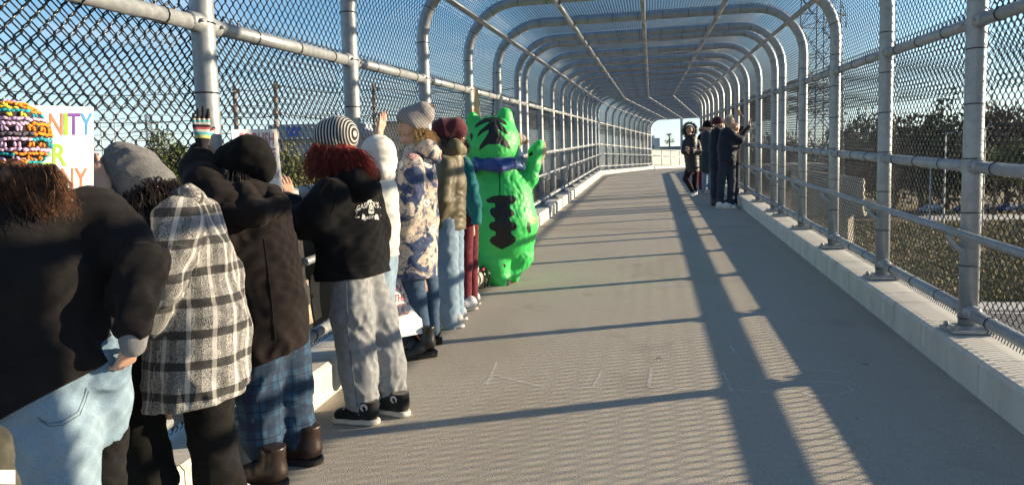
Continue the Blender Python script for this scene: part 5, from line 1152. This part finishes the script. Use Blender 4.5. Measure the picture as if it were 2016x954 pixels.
o = P.garment('green_suit', P.chain([(968, 276, 0), (969, 292, 0), (972, 318, 0)], [47, 50, 45])+[P.C((930, 232, 0.0), (940, 262, 0.02), 12, 22, k=0.012), P.C((994, 226, 0.0), (990, 258, 0.02), 14, 26, k=0.012), P.C((952, 275, 0), (986, 275, 0), 36, 36), P.C((1003, 226, 0.0), (1000, 262, 0.02), 6, 18, k=0.012), P.C((922, 240, 0.0), (932, 268, 0.02), 6, 16, k=0.012)]
    +P.chain([(984, 350, 0), (990, 390, 0), (993, 440, 0), (990, 462, 0)], [44, 57, 64, 58])+P.chain([(968, 475, 0), (974, 515, -0.05), (984, 547, -0.08), (990, 556, -0.1)], [36, 32, 20, 14])+P.chain([(1018, 470, 0.06), (1020, 505, 0.05), (1010, 538, 0.0), (1014, 548, 0)], [36, 28, 13, 7])
    +P.chain([(1026, 368, 0), (1044, 352, -0.02), (1051, 325, -0.02), (1054, 300, 0), (1062, 284, 0)], [18, 14, 12, 13, 9])+P.chain([(940, 370, 0.2), (925, 380, 0.35)], [22, 16]), M_green, fold=[(0.006, (30, 30, 8), 3), (0.0045, (60, 60, 16), 8)], k=0.05, attrs=stripes, body=0.5)
P.garment('neckerchief', P.chain([(932, 318, 0.1), (940, 318, -0.16), (975, 322, -0.26), (1008, 320, -0.2), (1022, 318, 0)], [8, 10, 11, 10, 8])+P.chain([(945, 328, -0.27), (985, 332, -0.30), (1015, 326, -0.22)], [7, 8, 6])+P.chain([(945, 324, -0.2), (930, 334, -0.18), (920, 338, -0.12)], [11, 8, 4])+P.chain([(1000, 322, -0.22), (1022, 328, -0.1)], [10, 8]), fabric('blue_satin', (0.008, 0.03, 0.16), (0.015, 0.055, 0.26), rough=0.35, spec=0.7, bump=0.05), fold=[(0.010, (20, 20, 50), 3), (0.005, (60, 60, 80), 2)], body=0)
P.garment('palm_patch', P.chain([(1062, 318, 0.04), (1068, 296, 0.04), (1070, 282, 0.03)], [7, 8, 4]), fabric('cream_cloth', (0.55, 0.45, 0.30)), body=0)
P.finish(M_skin)

# ------------------------------------------------------------------ people at the right fence
WR = np.array([1.0, 0.35, 0.0])
P = Person('person', 'person in a black coat with a furry hood facing the camera', 'person', (0.97, 18.0), GRP_R, 0.018)
P.garment('puffer_coat', P.chain([(1360, 276, 0), (1361, 300, 0), (1364, 338, 0)], [12, 14.5, 13])+P.chain([(1349, 280, 0), (1347, 298, -0.1), (1362, 300, -0.2)], [6, 6, 5])+P.chain([(1372, 280, 0), (1376, 298, -0.1), (1362, 296, -0.2)], [6, 6, 5]), F_blackquilt, fold=[(0.010, (6, 6, 40), 3)], cuts=[P.hem((1340, 341), (1380, 338))])
P.garment('leggings', P.chain([(1356, 334, 0), (1350, 352, 0), (1366, 381, 0)], [7, 6, 3.6])+P.chain([(1369, 334, 0), (1368, 358, 0.1), (1369, 380, 0.1)], [7, 5.5, 3.6]), fabric('burgundy_leggings', (0.022, 0.010, 0.014)))
P.shoe((1372, 386), (1352, 388), L_white, L_solewh, ln=0.25); P.shoe((1373, 383), (1356, 383), L_white, L_solewh, ln=0.25)
P.head((1357, 257, 0), (-0.2, -1, 0), eyes=True, neck=(1359, 275, 0)); hc = P.hc
rt = []; dr = []
for i in range(500):
    a = random.uniform(0, 6.28); q = np.array([math.cos(a)*0.125, random.uniform(-0.06, 0.02)-0.05, math.sin(a)*0.15]); rt.append(hc+q); dr.append(unit(q+np.random.normal(0, 0.03, 3)))
P.garment('hood', [cap(hc+np.array([0, 0.05, 0.01]), hc+np.array([0, 0.08, 0]), 0.13, 0.13)], F_blackquilt, subs=[cap(hc+np.array([0, -0.2, 0]), hc+np.array([0, -0.02, 0]), 0.10, 0.105)], body=0); strands(P, 'fur_trim', rt, dr, 0.08, H_fur, 4, 0.2, 0.008, 3, 0)
P.hand((1355, 299, -0.25), (1352, 286, -0.28), (0, 1, 0), 1, 0.6); P.finish(M_skin)
P = Person('person', 'person in a slate coat and dark cap between the furry hood and the maroon beanie', 'person', (1.38, 18.6), GRP_R, 0.02)
P.garment('slate_coat', P.chain([(1392, 268, 0), (1392, 300, 0), (1391, 332, 0)], [12, 13, 12])+P.chain([(1400, 270, 0), (1408, 285, 0.1), (1416, 275, 0.2)], [6, 5, 4]), F_slate, fold=[(0.01, (10, 10, 10), 3)])
P.garment('jeans', P.chain([(1388, 330, 0), (1387, 374, 0)], [6.5, 5])+P.chain([(1396, 330, 0), (1395, 374, 0.1)], [6.5, 5]), D_mid, fold=FOLD_P); P.shoe((1388, 381), (1398, 382), L_greytr, L_solewh, ln=0.27); P.shoe((1396, 379), (1404, 380), L_greytr, L_solewh, ln=0.27)
P.head((1394, 252, 0), WR, neck=(1393, 266, 0)); P.garment('cap', P.chain([(1393, 246, 0), (1394, 248, 0)], [9.5, 9.5])+[P.C((1396, 249, 0), (1405, 251, 0), 5, 3)], F_black2, cuts=[P.hem((1380, 250), (1410, 252))], body=0, h=0.014); P.finish(M_skin)
P = Person('person', 'person in red trousers mostly hidden behind the slate coat', 'person', (1.16, 19.4), GRP_R, 0.02)
P.garment('dark_jacket', P.chain([(1383, 272, 0), (1383, 330, 0)], [10, 10]), F_black2); P.garment('trousers', P.chain([(1380, 328, 0), (1380, 370, 0)], [6, 4.5])+P.chain([(1387, 328, 0), (1387, 370, 0.1)], [6, 4.5]), F_red); P.shoe((1379, 376), (1388, 377), L_canvas, L_solewh, ln=0.26); P.shoe((1386, 374), (1393, 375), L_canvas, L_solewh, ln=0.26)
P.head((1384, 256, 0), WR, neck=(1383, 270, 0)); pts, drs = skull_roots(P.hc, 0.085, 200, 3, lambda d: d[2] > -0.3); strands(P, 'hair', pts, drs, 0.04, H_dark, 2, 0.5, 0.008, 3); P.finish(M_skin)
P = Person('person', 'person in a maroon beanie and dark jacket just behind the white haired man', 'person', (1.34, 15.95), GRP_R, 0.018)
P.garment('dark_jacket', P.chain([(1412, 264, 0), (1412, 290, 0), (1412, 324, 0)], [14, 16, 15]), F_navy, fold=[(0.01, (10, 10, 10), 3)]); P.garment('jeans', P.chain([(1407, 320, 0), (1406, 396, 0)], [9, 7])+P.chain([(1417, 320, 0), (1416, 394, 0)], [9, 7]), D_blk, fold=FOLD_P)
P.shoe((1402, 404), (1418, 406), L_boot, L_solebk, boot=0.14, ln=0.28); P.shoe((1412, 400), (1428, 401), L_boot, L_solebk, boot=0.14, ln=0.28)
P.head((1415, 246, 0), WR, neck=(1413, 264, 0)); P.garment('beanie', P.chain([(1413, 240, 0), (1411, 240, 0)], [11, 10.5]), F_mhat, cuts=[P.hem((1398, 246), (1430, 243))], body=0, h=0.014); P.finish(M_skin)
P = Person('person', 'white haired man in glasses and navy jacket, hand raised to the right fence', 'person', (1.42, 15.0), GRP_R, 0.015)
P.garment('navy_jacket', P.chain([(1432, 266, 0), (1432, 290, 0), (1431, 318, 0)], [16, 19, 17])+P.chain([(1440, 266, -0.12), (1456, 276, -0.1), (1474, 252, 0.0)], [9, 8, 5.5]), F_navy, fold=[(0.010, (10, 10, 10), 3), (0.004, (30, 30, 30), 4)], cuts=[P.hem((1405, 318), (1460, 318))])
P.hand((1475, 249, 0), (1477, 230, 0.02), (0.9, 0.2, 0), 1, 0.1, 0.2)
P.garment('jeans', P.chain([(1425, 312, 0), (1420, 355, 0), (1417, 402, 0)], [10, 8, 6.5])+P.chain([(1438, 312, 0), (1440, 355, 0), (1438, 402, 0)], [10, 8, 6.5]), D_blk, fold=FOLD_P)
for q in (((1410, 410), (1436, 411)), ((1424, 411), (1452, 412))):
    so = P.shoe(*q, L_white, L_solewh, ln=0.29, wd=0.05); H_ = floor_at(*q[0])-P.base; T_ = floor_at(*q[1])-P.base; d = unit((T_-H_)*np.array([1, 1, 0])); r = np.array([-d[1], d[0], 0]); r = r if r[1] < 0 else -r
    for i in range(3):
        a = H_+d*(0.10+0.035*i)+r*0.052; MB().add([a+np.array([0, 0, 0.035]), a+d*0.014+np.array([0, 0, 0.035]), a+d*0.034-r*0.012+np.array([0, 0, 0.085]), a+d*0.020-r*0.012+np.array([0, 0, 0.085])], [(0, 1, 2, 3)]).build('side_stripe', F_black2, so)
P.head((1437, 241, 0), RT*0.95-FW*0.25, eyes=True, neck=(1434, 262, 0)); hc, (hf, hr, hu) = P.hc, P.hf
pts, drs = skull_roots(hc+hu*0.02, 0.08, 700, 3, lambda d: (d @ hf) < 0.45 and d[2] > -0.25); strands(P, 'hair', pts, drs+np.array([-0.1, 0, -0.1]), 0.055, H_white, 2, 0.5, 0.006, 3)
MB().tube([tuple(hc+hf*0.102+hr*b*0.03+hr*math.cos(a)*0.02+hu*math.sin(a)*0.018+hu*0.004) for b in (-1,) for a in [2*math.pi*i/12 for i in range(13)]], 0.004, 5).tube([tuple(hc+hf*0.102+hr*0.03+hr*math.cos(a)*0.02+hu*math.sin(a)*0.018+hu*0.004) for a in [2*math.pi*i/12 for i in range(13)]], 0.004, 5).tube([tuple(hc+hf*0.1+hr*0.05+hu*0.008), tuple(hc-hf*0.0+hr*0.086+hu*0.012)], 0.004, 5).tube([tuple(hc+hf*0.1-hr*0.05+hu*0.008), tuple(hc-hr*0.086+hu*0.012)], 0.004, 5).build('glasses', M_eye, P.e); P.finish(M_skin)
P = Person('person', 'person hidden behind the white haired man, one bare arm raised to the fence', 'person', (1.5, 15.6), GRP_R, 0.018)
P.garment('dark_jacket', P.chain([(1444, 272, 0), (1444, 320, 0)], [11, 12])+P.chain([(1448, 270, 0), (1457, 262, 0.1), (1462, 252, 0.15)], [7, 6, 5]), F_black2); P.garment('trousers', P.chain([(1440, 318, 0), (1438, 396, 0)], [8, 6])+P.chain([(1449, 318, 0), (1448, 396, 0)], [8, 6]), D_blk)
P.garment('pale_sleeve', P.chain([(1461, 254, 0.15), (1465, 240, 0.15), (1459, 226, 0.15)], [4.5, 4, 3]), F_greyknit, body=0.5); P.hand((1459, 227, 0.15), (1452, 219, 0.15), (0, 1, 0), 1, 0.3)
P.shoe((1430, 402), (1446, 403), L_canvas, L_solewh, ln=0.27); P.shoe((1440, 400), (1456, 400), L_canvas, L_solewh, ln=0.27); P.head((1446, 252, 0), WR, neck=(1445, 268, 0)); P.finish(M_skin)

# ------------------------------------------------------------------ signs, bags and banners
M_board = mat('white_card', (0.74, 0.72, 0.67), 0.7, 0, (0.80, 0.78, 0.74), 3, 4); M_cardb = mat('brown_cardboard', (0.52, 0.36, 0.20), 0.9, 0, (0.58, 0.41, 0.24), 5, 4)
INK = {k: mat('ink_'+k, c, 0.7) for k, c in dict(brown=(0.36, 0.135, 0.075), green=(0.20, 0.38, 0.015), purple=(0.10, 0.015, 0.26), blue=(0.03, 0.22, 0.52), pink=(0.55, 0.28, 0.25), red=(0.50, 0.03, 0.06), maroon=(0.42, 0.12, 0.16), orange=(0.75, 0.25, 0.03)).items()}
class Board:
    """flat card given by three corners (top left, top right, bottom left) as pixel + depth"""
    def __init__(s, name, label, tl, tr, bl, th, m, group=None, cat='sign'):
        s.o, s.u, s.v = at(*tl), at(*tr)-at(*tl), at(*bl)-at(*tl); s.n = unit(np.cross(s.u, s.v)); s.n = s.n if s.n @ (CAM-s.o) > 0 else -s.n
        s.e = tag(empty(name, tuple(s.o+s.v)), label, cat, group); s.b = s.o+s.v
        c = [s.o, s.o+s.u, s.o+s.u+s.v, s.o+s.v]; vs = [q-s.b for q in c]+[q-s.b-s.n*th for q in c]
        MB().add(vs, [(0, 1, 2, 3), (7, 6, 5, 4), (0, 4, 5, 1), (1, 5, 6, 2), (2, 6, 7, 3), (3, 7, 4, 0)]).build('card', m, s.e)
    def hit(s, px, py):
        d = FW+RT*(px-IMG_W/2)/F_PX-UP*(py-IMG_H/2)/F_PX; t_ = ((s.o-CAM) @ s.n)/(d @ s.n); return CAM+t_*d-s.b+s.n*0.002
    def letters(s, txt, x0, y0, x1, y1, m, slope=0.0, outline=False, name='letter'):
        V, F = text_mesh(txt, 1.0, True); lo, hi = V[:, :2].min(0), V[:, :2].max(0)
        out = [s.hit(x0+(x1-x0)*(v[0]-lo[0])/(hi[0]-lo[0]), y1+(y0-y1)*(v[1]-lo[1])/(hi[1]-lo[1])+slope*(v[0]-lo[0])/(hi[0]-lo[0])) for v in V]
        link(name, mesh(name, out, F, m), s.e)
        if outline:
            cen = V[:, :2].mean(0); inn = []
B = Board('protest_sign', 'white card sign with multicoloured letters held behind the crochet hat', (-150, 200, 2.02), (184, 211, 2.60), (-150, 420, 2.02), 0.006, M_board, 'protest signs')
for ch, x0, x1, ink in (('H', -98, -70, 'blue'), ('U', -62, -36, 'purple'), ('M', -28, 12, 'green'), ('A', 60, 92, 'pink'), ('N', 96, 123, 'brown'), ('I', 125, 133, 'green'), ('T', 132, 157, 'purple'), ('Y', 157, 182, 'blue')):
    B.letters(ch, x0, 223, x1, 266, INK[ink])
for ch, x0, x1 in (('O', 10, 36), ('V', 40, 66), ('E', 78, 101), ('R', 103, 131)): B.letters(ch, x0, 283, x1, 327, INK['green'])
for ch, x0, x1 in (('T', -60, -40), ('Y', -36, -12), ('R', -8, 16), ('A', 20, 46), ('N', 52, 78), ('N', 84, 108), ('N', 120, 144), ('Y', 146, 172)): B.letters(ch, x0, 331, x1, 372, INK['brown'])
B = Board('protest_sign', 'white card sign with thin red letters between the black slouch hat and the striped beanie', (455, 255, 3.42), (545, 254, 3.62), (472, 420, 3.44), 0.006, M_board, 'protest signs')
B.letters('FOOLISH', 472, 261, 539, 286, INK['maroon'], 0); B.letters('FREE', 498, 292, 543, 312, INK['maroon'], 0); B.letters('US', 520, 318, 545, 332, INK['maroon']); B.letters('X', 541, 336, 551, 350, INK['pink'])
B = Board('protest_sign', 'white sign with dark red capitals leaning on the kerb behind the black ankle boots', (752, 556, 4.95), (822, 548, 5.15), (762, 668, 4.82), 0.006, M_board, 'protest signs')
B.letters('IN', 774, 560, 790, 574, INK['red']); B.letters('THE', 776, 580, 798, 594, INK['red'], -2); B.letters('WORLD', 775, 600, 806, 624, INK['maroon'], -6)
B = Board('cardboard_sign', 'plain brown cardboard sign tucked behind the top rail above the green costume', (924, 168, 8.35), (941, 176, 8.5), (930, 222, 8.35), 0.008, M_cardb)
M_banner = mat('black_banner', (0.011, 0.011, 0.013), 0.6, 0, (0.018, 0.018, 0.02), 5); M_greyp = mat('grey_patch', (0.28, 0.30, 0.34), 0.7); M_tanp = mat('tan_patch', (0.33, 0.28, 0.20), 0.8, 0, (0.40, 0.35, 0.26), 8)
# banner tied to the inside of the lower left fence
e = tag(empty('fence_banner', (XL, 1.7, fz(1.7))), 'black banner with grey letter blocks tied to the lower left fence behind the long coat', 'banner')
def fpan(name, y0, y1, z0, z1, m, dx, wav=0.012, sk=0.0):
    n = 24; vs = []; fs = []
    for i in range(n+1):
        y = y0+(y1-y0)*i/n
        for j in range(5):
            z = z0+(z1-z0)*j/4; vs.append((dx+wav*math.sin(y*7+j*0.8), y-1.7+sk*(j/4), z+SL*(y-1.7)))
    for i in range(n):
        for j in range(4): a = i*5+j; fs.append((a, a+5, a+6, a+1))
    m_ = mesh(name, vs, fs, m, True); o = link(name, m_, e); md = o.modifiers.new('thick', 'SOLIDIFY'); md.thickness = 0.004; return o
bp = fpan('banner_cloth', 1.7, 4.55, 0.42, 1.12, M_banner, 0.075)
for y0, y1, z0, z1, m_ in ((3.42, 3.62, 0.72, 0.80, M_greyp), (3.42, 3.64, 0.52, 0.60, M_greyp), (3.74, 3.92, 0.46, 0.72, M_tanp), (3.95, 4.06, 0.46, 0.74, M_tanp), (2.2, 2.5, 0.5, 1.0, M_greyp), (2.7, 3.0, 0.5, 1.0, M_greyp)): fpan('letter_block', y0, y1, z0, z1, m_, 0.082)
# bags
M_bag = mat('black_plastic', (0.012, 0.012, 0.013), 0.18, 0, (0.02, 0.02, 0.022), 20, spec=0.7); M_cord = mat('orange_cord', (0.65, 0.16, 0.04), 0.6); M_olbag = fabric('olive_canvas', (0.05, 0.048, 0.036), (0.075, 0.07, 0.055)); M_labelw = mat('label_white', (0.62, 0.60, 0.57), 0.7)
def lump(name, label, base, prims, m, fold, cat='bag', h=0.010):
    b = np.array([base[0], base[1], fz(base[1])]); e = tag(empty(name, tuple(b)), label, cat)
    V, F = sdf_mesh(prims, h, [(np.array([0, 0, 0.003]), np.array([0, 0, -1.0]))], fold, k=0.03); link('sack', np_mesh('sack', V, F, m), e); return e
e = lump('plastic_bag', 'crumpled glossy black plastic bag with an orange cord on the deck beside the ankle boots', tuple(floor_at(806, 700)[:2]), [cap((0, 0, 0.06), (0.07, 0.05, 0.07), 0.08, 0.07), cap((0.0, 0.02, 0.10), (-0.02, 0.06, 0.16), 0.06, 0.03)], M_bag, [(0.012, (50, 50, 50), 3), (0.008, (90, 90, 90), 5)], h=0.008)
MB().tube([(-0.06, 0, 0.16), (-0.02, 0.0, 0.20), (0.05, -0.02, 0.18), (0.10, -0.03, 0.12), (0.12, -0.03, 0.04)], 0.006, 6).tube([(-0.02, 0.04, 0.19), (-0.01, 0.10, 0.30), (0.02, 0.14, 0.38)], 0.004, 5).build('cord', M_cord, e, smooth=True)
e = lump('tote_bag', 'white tote bag with orange print between the ankle boots and pale jeans', (-1.80, 5.55), [cap((0, 0, 0.10), (0.02, 0.14, 0.11), 0.09, 0.08), cap((0, 0.05, 0.18), (0.0, 0.1, 0.2), 0.05, 0.05)], mat('tote_white', (0.60, 0.57, 0.52), 0.8), [(0.008, (30, 30, 30), 3)])
MB().tube([(0.09, 0.0, 0.12), (0.10, 0.03, 0.18), (0.09, 0.08, 0.13), (0.10, 0.12, 0.19)], 0.009, 6).build('orange_print', M_cord, e, smooth=True); MB().tube([(0.02, 0, 0.2), (0.0, 0.0, 0.33), (0.0, 0.1, 0.36), (0.02, 0.14, 0.2)], 0.012, 6).build('strap', M_bag, e, smooth=True)
e = lump('backpack', 'small backpack with black straps on the deck beside the green costume', (-1.82, 7.0), [cap((0, 0, 0.12), (0, 0.12, 0.12), 0.11, 0.10), cap((0, 0.05, 0.2), (0, 0.1, 0.22), 0.07, 0.06)], fabric('pale_canvas', (0.42, 0.38, 0.33)), [(0.006, (30, 30, 30), 3)])
MB().tube([(0.1, -0.03, 0.24), (0.15, -0.02, 0.15), (0.14, 0.0, 0.03), (0.08, 0.02, 0.02)], 0.012, 6).tube([(0.1, 0.1, 0.24), (0.17, 0.12, 0.14), (0.13, 0.14, 0.02)], 0.012, 6).build('strap', M_bag, e, smooth=True); MB().tube([(0.1, 0.0, 0.19), (0.12, 0.06, 0.21), (0.1, 0.12, 0.19)], 0.012, 6).build('red_trim', INK['red'], e, smooth=True)
c = at(-30, 930, 1.62); b0 = np.array([c[0], c[1], fz(c[1])]); e = tag(empty('canvas_bag', tuple(b0)), 'dark olive canvas bag with a white label at the bottom left corner', 'bag')
V, F = sdf_mesh([cap(c-b0+np.array([0, 0, -0.30]), c-b0+np.array([0, 0, 0.06]), 0.085, 0.055)], 0.008, [], [(0.006, (26, 26, 20), 3)]); link('sack', np_mesh('sack', V, F, M_olbag), e)
bv = BVHTree.FromPolygons([Vector(v) for v in V], [tuple(map(int, f)) for f in F])
def stick(px, py):
    d = Vector(unit(FW+RT*(px-IMG_W/2)/F_PX-UP*(py-IMG_H/2)/F_PX)); h_ = bv.ray_cast(Vector(CAM-b0), d); return (np.array(h_[0]) if h_[0] is not None else at(px, py, 1.56)-b0)-np.array(d)*0.004
lab = [stick(x, y) for y in (952, 938, 924) for x in (0, 10, 20, 30)]; lo_ = link('label', mesh('label', lab, [(j*4+i, j*4+i+1, j*4+i+5, j*4+i+4) for j in range(2) for i in range(3)], M_labelw), e)
